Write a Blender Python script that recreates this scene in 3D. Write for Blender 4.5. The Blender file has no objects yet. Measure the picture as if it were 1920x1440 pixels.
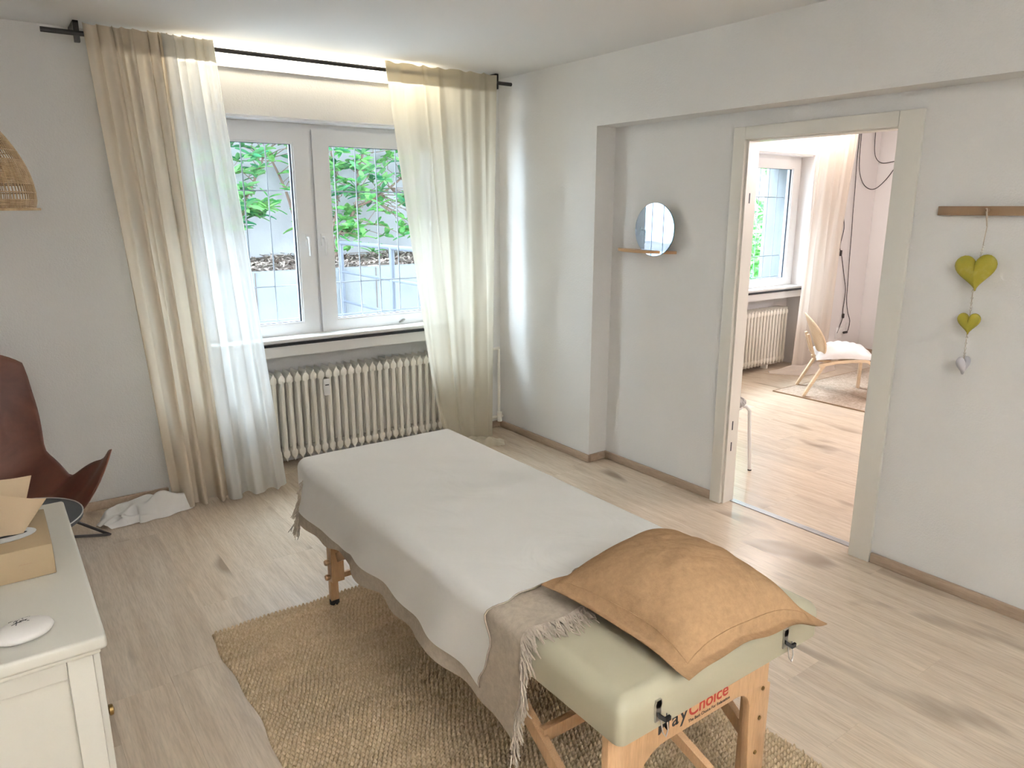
import bpy, bmesh, math, random
import numpy as np
from mathutils import Vector, Matrix
random.seed(7); rng = np.random.default_rng(7)
PI = math.pi
sc = bpy.context.scene
COL = sc.collection

# ------------------------------------------------------------------ camera
CAM_H = 1.60
FPX = 1366.0
cd = bpy.data.cameras.new('camera'); cam = bpy.data.objects.new('camera', cd); COL.objects.link(cam)
cd.sensor_fit = 'HORIZONTAL'; cd.sensor_width = 36.0; cd.lens = FPX/1920*36.0
cd.clip_start = 0.02; cd.clip_end = 200
pitch = math.atan(331/FPX); yaw = math.radians(35.9)
cam.location = (0, 0, CAM_H); cam.rotation_euler = (PI/2-pitch, 0, -yaw)
sc.camera = cam

# ------------------------------------------------------------------ world, light, exposure
SKY = 11.5
w = bpy.data.worlds.new('sky'); sc.world = w; w.use_nodes = True
bg = w.node_tree.nodes['Background']; bg.inputs[0].default_value = (0.74, 0.87, 1.0, 1); bg.inputs[1].default_value = SKY
LED = 3.4
sc.view_settings.view_transform = 'Standard'; sc.view_settings.look = 'None'
sc.view_settings.exposure = 2.12; sc.view_settings.gamma = 1.0; sc.view_settings.use_curve_mapping = False
sc.cycles.use_denoising = True
sc.cycles.max_bounces = 7; sc.cycles.diffuse_bounces = 4; sc.cycles.transparent_max_bounces = 10
sc.cycles.transmission_bounces = 4; sc.cycles.use_adaptive_sampling = True; sc.cycles.adaptive_threshold = 0.05; sc.cycles.sample_clamp_indirect = 8
sc.cycles.caustics_reflective = False; sc.cycles.caustics_refractive = False
def portal(x0, x1, z0, z1, y):
    l = bpy.data.lights.new('daylight_portal', 'AREA'); l.shape = 'RECTANGLE'; l.size = x1-x0; l.size_y = z1-z0
    l.cycles.is_portal = True
    o = bpy.data.objects.new('daylight_portal', l); COL.objects.link(o)
    o.location = ((x0+x1)/2, y, (z0+z1)/2); o.rotation_euler = (-PI/2, 0, 0)
portal(0.72, 2.72, 0.8, 2.1, 4.86)
portal(4.58, 6.82, 0.8, 2.1, 4.86)

# ------------------------------------------------------------------ materials
MATS = {}
class NT:
    def __init__(s, name):
        s.m = bpy.data.materials.new(name); s.m.use_nodes = True; s.t = s.m.node_tree
        s.b = s.t.nodes['Principled BSDF']; s.out = s.t.nodes['Material Output']; MATS[name] = s.m
    def n(s, typ, **kw):
        nd = s.t.nodes.new(typ)
        for k, v in kw.items():
            if k in nd.inputs and not hasattr(nd, k): nd.inputs[k].default_value = v
            else:
                try: setattr(nd, k, v)
                except Exception: nd.inputs[k].default_value = v
        return nd
    def l(s, a, b): s.t.links.new(a, b)
    def bump(s, h, strength=.3, dist=.01):
        b = s.n('ShaderNodeBump'); b.inputs['Strength'].default_value = strength; b.inputs['Distance'].default_value = dist
        s.l(h, b.inputs['Height']); s.l(b.outputs[0], s.b.inputs['Normal']); return b
    def ramp(s, fac, stops):
        r = s.n('ShaderNodeValToRGB'); e = r.color_ramp.elements
        e[0].position, e[0].color = stops[0][0], (*stops[0][1], 1); e[1].position, e[1].color = stops[-1][0], (*stops[-1][1], 1)
        for p, c in stops[1:-1]:
            x = e.new(p); x.color = (*c, 1)
        s.l(fac, r.inputs[0]); return r
    def coords(s, scale=(1, 1, 1), rnd=False, kind='Object'):
        tc = s.n('ShaderNodeTexCoord'); mp = s.n('ShaderNodeMapping'); mp.inputs['Scale'].default_value = scale
        s.l(tc.outputs[kind], mp.inputs[0])
        if rnd:
            oi = s.n('ShaderNodeObjectInfo'); mu = s.n('ShaderNodeMath', operation='MULTIPLY'); mu.inputs[1].default_value = 37.0
            s.l(oi.outputs['Random'], mu.inputs[0]); s.l(mu.outputs[0], mp.inputs['Location'])
        return mp.outputs[0]
    def noise(s, vec, scale, detail=4, rough=.55, dist=0.):
        nz = s.n('ShaderNodeTexNoise'); nz.inputs['Scale'].default_value = scale; nz.inputs['Detail'].default_value = detail
        nz.inputs['Roughness'].default_value = rough; nz.inputs['Distortion'].default_value = dist
        s.l(vec, nz.inputs['Vector']); return nz.outputs[0]
    def mix(s, fac, a, b, mode='MIX'):
        mx = s.n('ShaderNodeMix', data_type='RGBA', blend_type=mode)
        if isinstance(fac, (int, float)): mx.inputs[0].default_value = fac
        else: s.l(fac, mx.inputs[0])
        for i, v in ((6, a), (7, b)):
            if isinstance(v, tuple): mx.inputs[i].default_value = (*v, 1)
            else: s.l(v, mx.inputs[i])
        return mx.outputs[2]
def plain(name, col, rough=.5, metal=0, spec=.5, bump=None, var=0, sheen=0):
    t = NT(name); t.b.inputs['Base Color'].default_value = (*col, 1); t.b.inputs['Roughness'].default_value = rough
    t.b.inputs['Metallic'].default_value = metal; t.b.inputs['Specular IOR Level'].default_value = spec
    if sheen: t.b.inputs['Sheen Weight'].default_value = sheen
    if bump or var:
        v = t.coords()
    if bump:
        t.bump(t.noise(v, bump[0], 3), bump[1], bump[2])
    if var:
        r = t.ramp(t.noise(v, 3.0, 5), [(.3, tuple(c*(1-var) for c in col)), (.7, tuple(min(1, c*(1+var)) for c in col))])
        t.l(r.outputs[0], t.b.inputs['Base Color'])
    return t
plain('plaster', (.82, .805, .78), .9, spec=.2, bump=(130, .35, .006))
plain('plaster2', (.82, .79, .775), .9, spec=.2, bump=(130, .25, .005))
plain('ceiling', (.83, .82, .80), .95, spec=.1, bump=(30, .06, .004))
plain('white_lacquer', (.80, .77, .70), .35)
plain('window_plastic', (.88, .88, .885), .28)
plain('cabinet_paint', (.66, .63, .555), .4)
plain('gasket', (.03, .035, .05), .5)
plain('sill_white', (.80, .79, .77), .35)
plain('sill_stone', (.02, .022, .03), .25)
plain('radiator', (.88, .84, .75), .38)
plain('black_metal', (.030, .024, .022), .45)
plain('black_rubber', (.012, .012, .012), .7)
plain('steel', (.55, .55, .55), .28, metal=1)
plain('galvanised', (.075, .085, .105), .6)
plain('grille_paint', (.30, .31, .33), .5)
plain('concrete', (.15, .16, .165), .9, bump=(9, .3, .02), var=.12)
plain('garden_wall', (.34, .335, .345), .95, bump=(14, .2, .02), var=.06)
plain('paving', (.45, .45, .45), .9, var=.12)
plain('mulch', (.10, .075, .06), .95, var=.3)
plain('mulch_chip', (.24, .19, .16), .9, var=.35)
plain('bark', (.20, .13, .10), .9, bump=(30, .5, .02))
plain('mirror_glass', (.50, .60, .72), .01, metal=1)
plain('mirror_edge', (.10, .24, .25), .15)
plain('shelf_ply', (.56, .33, .16), .45, var=.08)
plain('rail_oak', (.30, .19, .105), .5, var=.12)
plain('string', (.55, .47, .38), .9)
plain('bead', (.62, .58, .52), .6)
plain('heart_grey', (.52, .50, .52), .6, var=.1)
plain('kraft', (.36, .265, .155), .75, bump=(300, .08, .001))
plain('film', (.72, .74, .74), .3)
plain('ink', (.03, .03, .03), .8)
plain('stone_white', (.76, .72, .68), .55, bump=(40, .1, .002))
plain('table_dark', (.045, .05, .058), .45)
plain('table_rim', (.45, .44, .42), .5)
plain('vinyl', (.42, .385, .275), .42, bump=(700, .06, .001))
plain('logo_red', (.45, .03, .015), .5)
plain('cable', (.03, .022, .02), .5)
plain('socket_white', (.82, .80, .78), .35)
plain('white_metal', (.80, .79, .77), .35)
plain('threshold', (.50, .51, .53), .3, metal=.9)
plain('knit', (.55, .52, .50), .95, bump=(120, .9, .01))
plain('cushion_white', (.74, .70, .67), .9, bump=(15, .3, .015))
plain('brass', (.30, .20, .08), .35, metal=1)

def wood(name, c0, c1, scale=(1, 1, 1), rough=.42, rnd=False, knots=False, ax='y', grain=9.0):
    t = NT(name); sx = {'x': (1, 14, 14), 'y': (14, 1, 14), 'z': (14, 14, 1)}[ax]
    v = t.coords(tuple(a*b for a, b in zip(sx, scale)), rnd)
    g = t.noise(v, grain*.35, 6, .6, .8)
    r = t.ramp(g, [(.28, c0), (.5, tuple((a+b)/2 for a, b in zip(c0, c1))), (.75, c1)])
    col = r.outputs[0]
    f = t.noise(v, grain*3.0, 3, .6)
    r2 = t.ramp(f, [(.35, (.86, .86, .86)), (.6, (1, 1, 1))]); col = t.mix(1.0, col, r2.outputs[0], 'MULTIPLY')
    if knots:
        kv = t.coords((2.4, .95, 1), rnd); k = t.noise(kv, 1.55, 2, .5, .4)
        kr = t.ramp(k, [(.635, (0, 0, 0)), (.74, (1, 1, 1))])
        col = t.mix(kr.outputs[0], col, tuple(c*.60 for c in c0))
        oi = t.n('ShaderNodeObjectInfo'); orr = t.ramp(oi.outputs['Random'], [(0, (.955, .955, .96)), (.5, (1, .99, .98)), (1, (1.03, 1.015, 1.0))])
        col = t.mix(1.0, col, orr.outputs[0], 'MULTIPLY')
    t.l(col, t.b.inputs['Base Color']); t.b.inputs['Roughness'].default_value = rough
    t.bump(f, .06, .002); return t
wood('laminate', (.60, .475, .355), (.77, .65, .51), rough=.24, rnd=True, knots=True, grain=4).b.inputs['Specular IOR Level'].default_value = .7
wood('baseboard', (.38, .27, .19), (.50, .38, .28), rough=.4, rnd=True)
wood('beech', (.56, .33, .17), (.66, .42, .23), ax='z', rough=.4)
wood('beech_x', (.56, .33, .17), (.66, .42, .23), ax='z', rough=.4)
wood('birch', (.72, .53, .34), (.82, .65, .46), ax='y', rough=.45)

def cloth(name, col, trans=.5, transp=0., weave=900, bump=.15, rough=.9, wr=None, var=.0):
    t = NT(name); t.t.nodes.remove(t.b)
    d = t.n('ShaderNodeBsdfDiffuse'); tr = t.n('ShaderNodeBsdfTranslucent'); mx = t.n('ShaderNodeMixShader'); mx.inputs[0].default_value = trans
    v = t.coords()
    if var:
        r = t.ramp(t.noise(v, 60, 4, .7), [(.3, tuple(c*(1-var) for c in col)), (.7, tuple(min(1, c*(1+var)) for c in col))])
        t.l(r.outputs[0], d.inputs[0]); t.l(r.outputs[0], tr.inputs[0])
    else:
        d.inputs[0].default_value = (*col, 1); tr.inputs[0].default_value = (*col, 1)
    t.l(d.outputs[0], mx.inputs[1]); t.l(tr.outputs[0], mx.inputs[2]); s = mx.outputs[0]
    h = t.noise(v, weave, 2)
    b = t.n('ShaderNodeBump'); b.inputs['Strength'].default_value = bump; b.inputs['Distance'].default_value = .001; t.l(h, b.inputs['Height'])
    nrm = b.outputs[0]
    if wr:
        b2 = t.n('ShaderNodeBump'); b2.inputs['Strength'].default_value = wr[1]; b2.inputs['Distance'].default_value = wr[2]
        t.l(t.noise(v, wr[0], 3, .5, 1.2), b2.inputs['Height']); t.l(b.outputs[0], b2.inputs['Normal']); nrm = b2.outputs[0]
    t.l(nrm, d.inputs['Normal']); t.l(nrm, tr.inputs['Normal'])
    if transp:
        tp = t.n('ShaderNodeBsdfTransparent'); m2 = t.n('ShaderNodeMixShader'); m2.inputs[0].default_value = transp
        t.l(s, m2.inputs[1]); t.l(tp.outputs[0], m2.inputs[2]); s = m2.outputs[0]
    t.l(s, t.out.inputs[0]); return t
cloth('curtain_beige', (.78, .68, .545), .34, .0)
cloth('curtain_sheer', (.90, .89, .86), .58, .16)
cloth('curtain_linen', (.80, .74, .61), .52, .10)
cloth('curtain_room2', (.84, .76, .68), .45, .04)
cloth('header_tape', (.58, .53, .42), .25, .0)
cloth('sheet', (.93, .91, .865), .12, 0, wr=(5, .35, .02))
cloth('throw', (.46, .39, .31), .05, 0, weave=500, bump=.5, var=.12)
cloth('fringe', (.56, .48, .39), .05, 0, weave=500, bump=.3, var=.12)
cloth('linen_brown', (.37, .23, .125), .03, 0, weave=420, bump=.6, wr=(9, .5, .02), var=.12)
cloth('tissue_paper', (.56, .43, .29), .25, 0, weave=200)
def leafmat(name, c0, c1):
    t = NT(name); t.t.nodes.remove(t.b)
    oi = t.n('ShaderNodeObjectInfo'); v = t.coords(); 
    r = t.ramp(oi.outputs['Random'], [(0, c0), (1, c1)])
    d = t.n('ShaderNodeBsdfDiffuse'); tr = t.n('ShaderNodeBsdfTranslucent'); mx = t.n('ShaderNodeMixShader'); mx.inputs[0].default_value = .4
    t.l(r.outputs[0], d.inputs[0]); t.l(r.outputs[0], tr.inputs[0]); t.l(d.outputs[0], mx.inputs[1]); t.l(tr.outputs[0], mx.inputs[2])
    t.l(mx.outputs[0], t.out.inputs[0])
leafmat('leaf', (.05, .24, .12), (.28, .52, .20))
def leafstuff(name, c0, c1):
    t = NT(name); v = t.coords(); r = t.ramp(t.noise(v, 9, 2), [(.3, c0), (.7, c1)])
    t.t.nodes.remove(t.b)
    d = t.n('ShaderNodeBsdfDiffuse'); tr = t.n('ShaderNodeBsdfTranslucent'); mx = t.n('ShaderNodeMixShader'); mx.inputs[0].default_value = .4
    t.l(r.outputs[0], d.inputs[0]); t.l(r.outputs[0], tr.inputs[0]); t.l(d.outputs[0], mx.inputs[1]); t.l(tr.outputs[0], mx.inputs[2])
    t.l(mx.outputs[0], t.out.inputs[0])
leafstuff('foliage', (.05, .26, .08), (.28, .58, .18))
# window glass: clear pane with a fresnel reflection
t = NT('glass'); t.t.nodes.remove(t.b)
tp = t.n('ShaderNodeBsdfTransparent'); tp.inputs[0].default_value = (.93, .97, .97, 1)
gl = t.n('ShaderNodeBsdfGlossy'); gl.inputs['Roughness'].default_value = .0
fr = t.n('ShaderNodeFresnel'); fr.inputs[0].default_value = 1.45; mx = t.n('ShaderNodeMixShader')
t.l(fr.outputs[0], mx.inputs[0]); t.l(tp.outputs[0], mx.inputs[1]); t.l(gl.outputs[0], mx.inputs[2]); t.l(mx.outputs[0], t.out.inputs[0])
# leather
t = NT('leather'); v = t.coords(); r = t.ramp(t.noise(v, 4, 5, .6, .5), [(.3, (.085, .030, .020)), (.7, (.19, .070, .040))])
t.l(r.outputs[0], t.b.inputs['Base Color']); t.b.inputs['Roughness'].default_value = .42; t.bump(t.noise(v, 160, 3), .12, .002)
# jute
t = NT('jute'); v = t.coords(); r = t.ramp(t.noise(v, 70, 3, .7), [(.25, (.42, .30, .17)), (.5, (.62, .47, .30)), (.8, (.78, .64, .46))])
v2 = t.coords((1, 4, 1)); r2 = t.ramp(t.noise(v2, 3, 3), [(.3, (.86, .86, .86)), (.7, (1.05, 1.05, 1.05))])
t.l(t.mix(1.0, r.outputs[0], r2.outputs[0], 'MULTIPLY'), t.b.inputs['Base Color']); t.b.inputs['Roughness'].default_value = .95
t.b.inputs['Specular IOR Level'].default_value = .15; t.bump(t.noise(v, 500, 2), .5, .003)
t = NT('rug_wool'); v = t.coords((1, 1, 1)); r = t.ramp(t.noise(v, 45, 4, .7), [(.3, (.36, .27, .19)), (.7, (.62, .50, .40))])
t.l(r.outputs[0], t.b.inputs['Base Color']); t.b.inputs['Roughness'].default_value = .95; t.bump(t.noise(v, 120, 2), .6, .01)
# rattan
t = NT('rattan'); v = t.coords(); r = t.ramp(t.noise(v, 40, 4), [(.3, (.38, .245, .125)), (.7, (.56, .40, .23))])
t.l(r.outputs[0], t.b.inputs['Base Color']); t.b.inputs['Roughness'].default_value = .6
# yellow-green painted hearts
t = NT('heart_yellow'); v = t.coords(); r = t.ramp(t.noise(v, 14, 5, .6), [(.3, (.29, .28, .025)), (.55, (.38, .32, .025)), (.75, (.46, .40, .12))])
t.l(r.outputs[0], t.b.inputs['Base Color']); t.b.inputs['Roughness'].default_value = .6
def emit(name, col, s):
    t = NT(name); t.t.nodes.remove(t.b); e = t.n('ShaderNodeEmission'); e.inputs[0].default_value = (*col, 1); e.inputs[1].default_value = s
    t.l(e.outputs[0], t.out.inputs[0])
emit('led', (1.0, .90, .70), LED)
emit('led_room2', (1.0, .92, .88), LED*2.6)
emit('fill_uplight', (.95, .975, 1.0), 225.0)  # glow of the added uplighter that fills the room
emit('globe', (1.0, .90, .91), 11.5)  # glow of the added globe, fill light for the next room

# ------------------------------------------------------------------ geometry helpers
class MB:
    def __init__(s): s.v = []; s.f = []
    def add(s, vs, fs):
        o = len(s.v); s.v += [tuple(map(float, p)) for p in vs]; s.f += [tuple(i+o for i in f) for f in fs]; return s
    def box(s, x0, x1, y0, y1, z0, z1):
        return s.add([(x0,y0,z0),(x1,y0,z0),(x1,y1,z0),(x0,y1,z0),(x0,y0,z1),(x1,y0,z1),(x1,y1,z1),(x0,y1,z1)],
                     [(0,3,2,1),(4,5,6,7),(0,1,5,4),(1,2,6,5),(2,3,7,6),(3,0,4,7)])
    def tube(s, pts, r, n=8, caps=True, closed=False):
        pts = [Vector(p) for p in pts]; m = len(pts); rs = r if isinstance(r, (list, tuple)) else [r]*m
        vs = []; fs = []; prev = None
        for i, p in enumerate(pts):
            if closed: d = pts[(i+1) % m]-pts[i-1]
            else: d = pts[min(i+1, m-1)]-pts[max(i-1, 0)]
            d.normalize()
            if prev is None:
                a = Vector((0, 0, 1)) if abs(d.z) < .9 else Vector((1, 0, 0)); u = d.cross(a).normalized()
            else:
                u = (prev-d*prev.dot(d)); u = u.normalized() if u.length > 1e-6 else d.orthogonal().normalized()
            prev = u; wv = d.cross(u)
            for k in range(n):
                a = 2*PI*k/n; vs.append(p+(u*math.cos(a)+wv*math.sin(a))*rs[i])
        rng_ = m if closed else m-1
        for i in range(rng_):
            for k in range(n):
                j = (i+1) % m
                fs.append((i*n+k, i*n+(k+1) % n, j*n+(k+1) % n, j*n+k))
        if caps and not closed: fs += [tuple(range(n))[::-1], tuple((m-1)*n+k for k in range(n))]
        return s.add(vs, fs)
    def bar(s, pts, wd, th, side=(0, 1, 0)):
        # rectangular section swept along a path; 'side' = width direction
        pts = [Vector(p) for p in pts]; sd = Vector(side).normalized(); vs = []; fs = []; m = len(pts)
        for i, p in enumerate(pts):
            d = (pts[min(i+1, m-1)]-pts[max(i-1, 0)]).normalized(); nn = d.cross(sd).normalized()
            for a, b in ((-1,-1),(1,-1),(1,1),(-1,1)): vs.append(p+sd*(a*wd/2)+nn*(b*th/2))
        for i in range(m-1):
            for k in range(4): fs.append((i*4+k, i*4+(k+1) % 4, (i+1)*4+(k+1) % 4, (i+1)*4+k))
        fs += [(3,2,1,0), tuple((m-1)*4+k for k in range(4))]
        return s.add(vs, fs)
    def lathe(s, prof, c=(0, 0, 0), n=24, axis='z'):
        vs = []; fs = []; m = len(prof)
        for r, h in prof:
            for k in range(n):
                a = 2*PI*k/n; p = (r*math.cos(a), r*math.sin(a), h)
                if axis == 'x': p = (h, p[0], p[1])
                if axis == 'y': p = (p[0], h, p[1])
                vs.append((p[0]+c[0], p[1]+c[1], p[2]+c[2]))
        for i in range(m-1):
            for k in range(n): fs.append((i*n+k, i*n+(k+1) % n, (i+1)*n+(k+1) % n, (i+1)*n+k))
        fs += [tuple(range(n))[::-1], tuple((m-1)*n+k for k in range(n))]
        return s.add(vs, fs)
    def grid(s, P, closed_u=False):
        # P: array (nu, nv, 3)
        nu, nv = P.shape[:2]; vs = P.reshape(-1, 3).tolist(); fs = []
        for i in range(nu if closed_u else nu-1):
            for j in range(nv-1):
                a = i*nv+j; b = ((i+1) % nu)*nv+j; fs.append((a, b, b+1, a+1))
        return s.add(vs, fs)
    def prism(s, pts2, a0, a1, plane='xz'):
        # extrude a 2-D outline; plane xz -> along y, yz -> along x, xy -> along z
        n = len(pts2); vs = []
        for a in (a0, a1):
            for p, q in pts2: vs.append({'xz': (p, a, q), 'yz': (a, p, q), 'xy': (p, q, a)}[plane])
        fs = [tuple(range(n)), tuple(range(n, 2*n))[::-1]]+[(i, i+n, (i+1) % n+n, (i+1) % n) for i in range(n)]
        return s.add(vs, fs)
def smooth_by_angle(me, ang):
    me.polygons.foreach_set('use_smooth', [True]*len(me.polygons))
    try: me.set_sharp_from_angle(angle=ang)
    except Exception: pass
def mesh(name, mb, mat, off=(0, 0, 0), bevel=0, seg=2, smooth=None, thick=0):
    me = bpy.data.meshes.new(name); o = Vector(off)
    me.from_pydata([tuple(Vector(p)-o) for p in mb.v], [], mb.f)
    bm = bmesh.new(); bm.from_mesh(me)
    bmesh.ops.recalc_face_normals(bm, faces=bm.faces)
    if bevel:
        ed = [e for e in bm.edges if len(e.link_faces) == 2 and e.calc_face_angle(0) > .5]
        bmesh.ops.bevel(bm, geom=ed, offset=bevel, segments=seg, affect='EDGES', profile=.5, clamp_overlap=True)
    if thick:
        bmesh.ops.solidify(bm, geom=bm.faces[:], thickness=thick)
    bm.to_mesh(me); bm.free()
    if smooth is None and bevel: smooth = .6
    if smooth: smooth_by_angle(me, smooth)
    me.materials.append(MATS[mat]); return me
def tag(o, label=None, cat=None, group=None, kind=None):
    for k, v in (('label', label), ('category', cat), ('group', group), ('kind', kind)):
        if v: o[k] = v
    return o
def empty(name, loc, rz=0, **kw):
    o = bpy.data.objects.new(name, None); COL.objects.link(o); o.location = loc; o.rotation_euler = (0, 0, rz)
    o.empty_display_size = .1; return tag(o, **kw)
def world_off(o):
    v = Vector((0, 0, 0))
    while o: v += o.location; o = o.parent
    return v
def part(name, mb, mat, parent, local=False, label=None, kind=None, **kw):
    off = (0, 0, 0) if local else world_off(parent)
    me = mesh(name, mb, mat, off, **kw); o = bpy.data.objects.new(name, me); COL.objects.link(o); o.parent = parent
    return tag(o, label=label, kind=kind)
def solo(name, mb, mat, base=None, label=None, cat=None, group=None, kind=None, **kw):
    if base is None:
        a = np.array(mb.v); base = (float(a[:, 0].min()+a[:, 0].max())/2, float(a[:, 1].min()+a[:, 1].max())/2, float(a[:, 2].min()))
    o = bpy.data.objects.new(name, mesh(name, mb, mat, base, **kw)); COL.objects.link(o); o.location = base
    return tag(o, label, cat, group, kind)
def inst(src, parent, loc, rot=(0, 0, 0), scale=(1, 1, 1)):
    o = src.copy(); COL.objects.link(o); o.parent = parent; o.location = loc; o.rotation_euler = rot; o.scale = scale; return o
def struct(name, mb, mat, **kw): return solo(name, mb, mat, base=(0, 0, 0), kind='structure', **kw)

# ------------------------------------------------------------------ room shell
CZ = 2.44; YW = 4.32; XR = 3.17; XP = 3.02; XB = 3.245; X2 = 8.0; XL = -1.2; YB = -1.6; YO = 4.85
W1 = (0.72, 2.72); W2 = (4.58, 6.82); HZ = 2.10
fl = struct('floor', MB().box(XL-.1, X2+.1, YB-.1, 4.5, -.06, -.0125), 'black_rubber')
pw, pl = .193, 1.285
pm = MB().box(-pw/2+.00018, pw/2-.00018, -pl/2+.00018, pl/2-.00018, -.012, 0)
src = part('plank', pm, 'laminate', fl, local=True)
first = True; row = 0; x = XL+pw/2
while x-pw/2 < X2:
    y = YB-rng.uniform(0, 1)*pl
    while y < 4.49:
        a = max(y, YB-.05); b = min(y+pl, 4.49)
        if b-a > .03:
            o = src if first else inst(src, fl, (0, 0, 0)); first = False
            o.location = (x, (a+b)/2, 0); o.scale = (1, (b-a)/pl, 1)
        y += pl
    x += pw
struct('ceiling', MB().box(XL-.1, X2+.1, YB-.1, YO, CZ, CZ+.12), 'ceiling')
mb = MB()
mb.box(XL-.1, W1[0], YW, YO, -.06, CZ).box(W1[1], XB, YW, YO, -.06, CZ)
mb.box(W1[0], W1[1], YW, YO, HZ, CZ).box(W1[0], W1[1], 4.50, YO, -.06, .80)
wf = struct('wall_front', mb, 'plaster')
mb = MB(); mb.box(XB, W2[0], YW, YO, -.06, CZ).box(W2[1], X2+.1, YW, YO, -.06, CZ)
mb.box(W2[0], W2[1], YW, YO, HZ, CZ).box(W2[0], W2[1], 4.50, YO, -.06, .80)
struct('wall_front_adjoining_room', mb, 'plaster2')
DY0, DY1, DZ = 1.622, 2.395, 1.937
mb = MB()
mb.box(XR, XB, YB, DY0, 0, CZ).box(XR, XB, DY1, 3.33, 0, CZ).box(XR, XB, DY0, DY1, DZ, CZ)
mb.box(XP, XB, 3.33, YW, 0, CZ).box(XP, XR, YB, 3.33, 2.06, CZ)
struct('wall_right', mb, 'plaster')
struct('wall_left', MB().box(XL-.1, XL, YB-.1, YW, -.06, CZ), 'plaster')
struct('wall_back', MB().box(XL-.1, X2+.1, YB-.1, YB, -.06, CZ), 'plaster')
struct('wall_far_right', MB().box(X2, X2+.1, YB, YW, -.06, CZ), 'plaster2')
# baseboards
def bb(name, segs):
    m = MB()
    for x0, x1, y0, y1 in segs: m.box(x0, x1, y0, y1, 0, .05)
    struct(name, m, 'baseboard', bevel=.006)
bb('baseboard_front', [(XL, W1[0]-.02, YW-.018, YW), (W1[1]+.02, XP, YW-.018, YW)])
bb('baseboard_right', [(XP-.018, XP, 3.312, YW-.018), (XP, XR-.018, 3.312, 3.33), (XR-.018, XR, DY1+.065, 3.33), (XR-.018, XR, YB, DY0-.09)])
bb('baseboard_adjoining_room', [(W2[1]+.02, X2, YW-.018, YW), (X2-.018, X2, YB, YW-.018)])
# door frame without a leaf
d1 = empty('door_1', (3.2, 2.0, 0), kind='structure')
part('casing', MB().box(3.148, XR, DY1-.008, DY1+.062, 0, DZ+.05), 'white_lacquer', d1, bevel=.004)
part('casing', MB().box(3.148, XR, DY0-.088, DY0+.012, 0, DZ+.05), 'white_lacquer', d1, bevel=.004)
part('casing', MB().box(3.147, XR, DY0+.012, DY1-.008, DZ-.012, DZ+.05), 'white_lacquer', d1, bevel=.004)
part('jamb', MB().box(XR, XB+.01, DY1-.018, DY1, 0, DZ), 'white_lacquer', d1)
part('jamb', MB().box(XR, XB+.01, DY0, DY0+.018, 0, DZ), 'white_lacquer', d1)
part('head_jamb', MB().box(XR, XB+.01, DY0+.018, DY1-.018, DZ-.018, DZ), 'white_lacquer', d1)
for z in (.30, .42, 1.62): part('hinge_slot', MB().box(3.20, 3.207, DY1-.0195, DY1-.0175, z, z+.05), 'gasket', d1)
mb = MB()
for k in range(4): mb.box(3.228+k*.0105, 3.2365+k*.0105, DY0+.018, DY1-.018, 0, .004)
struct('trim_1', mb, 'threshold')

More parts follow.
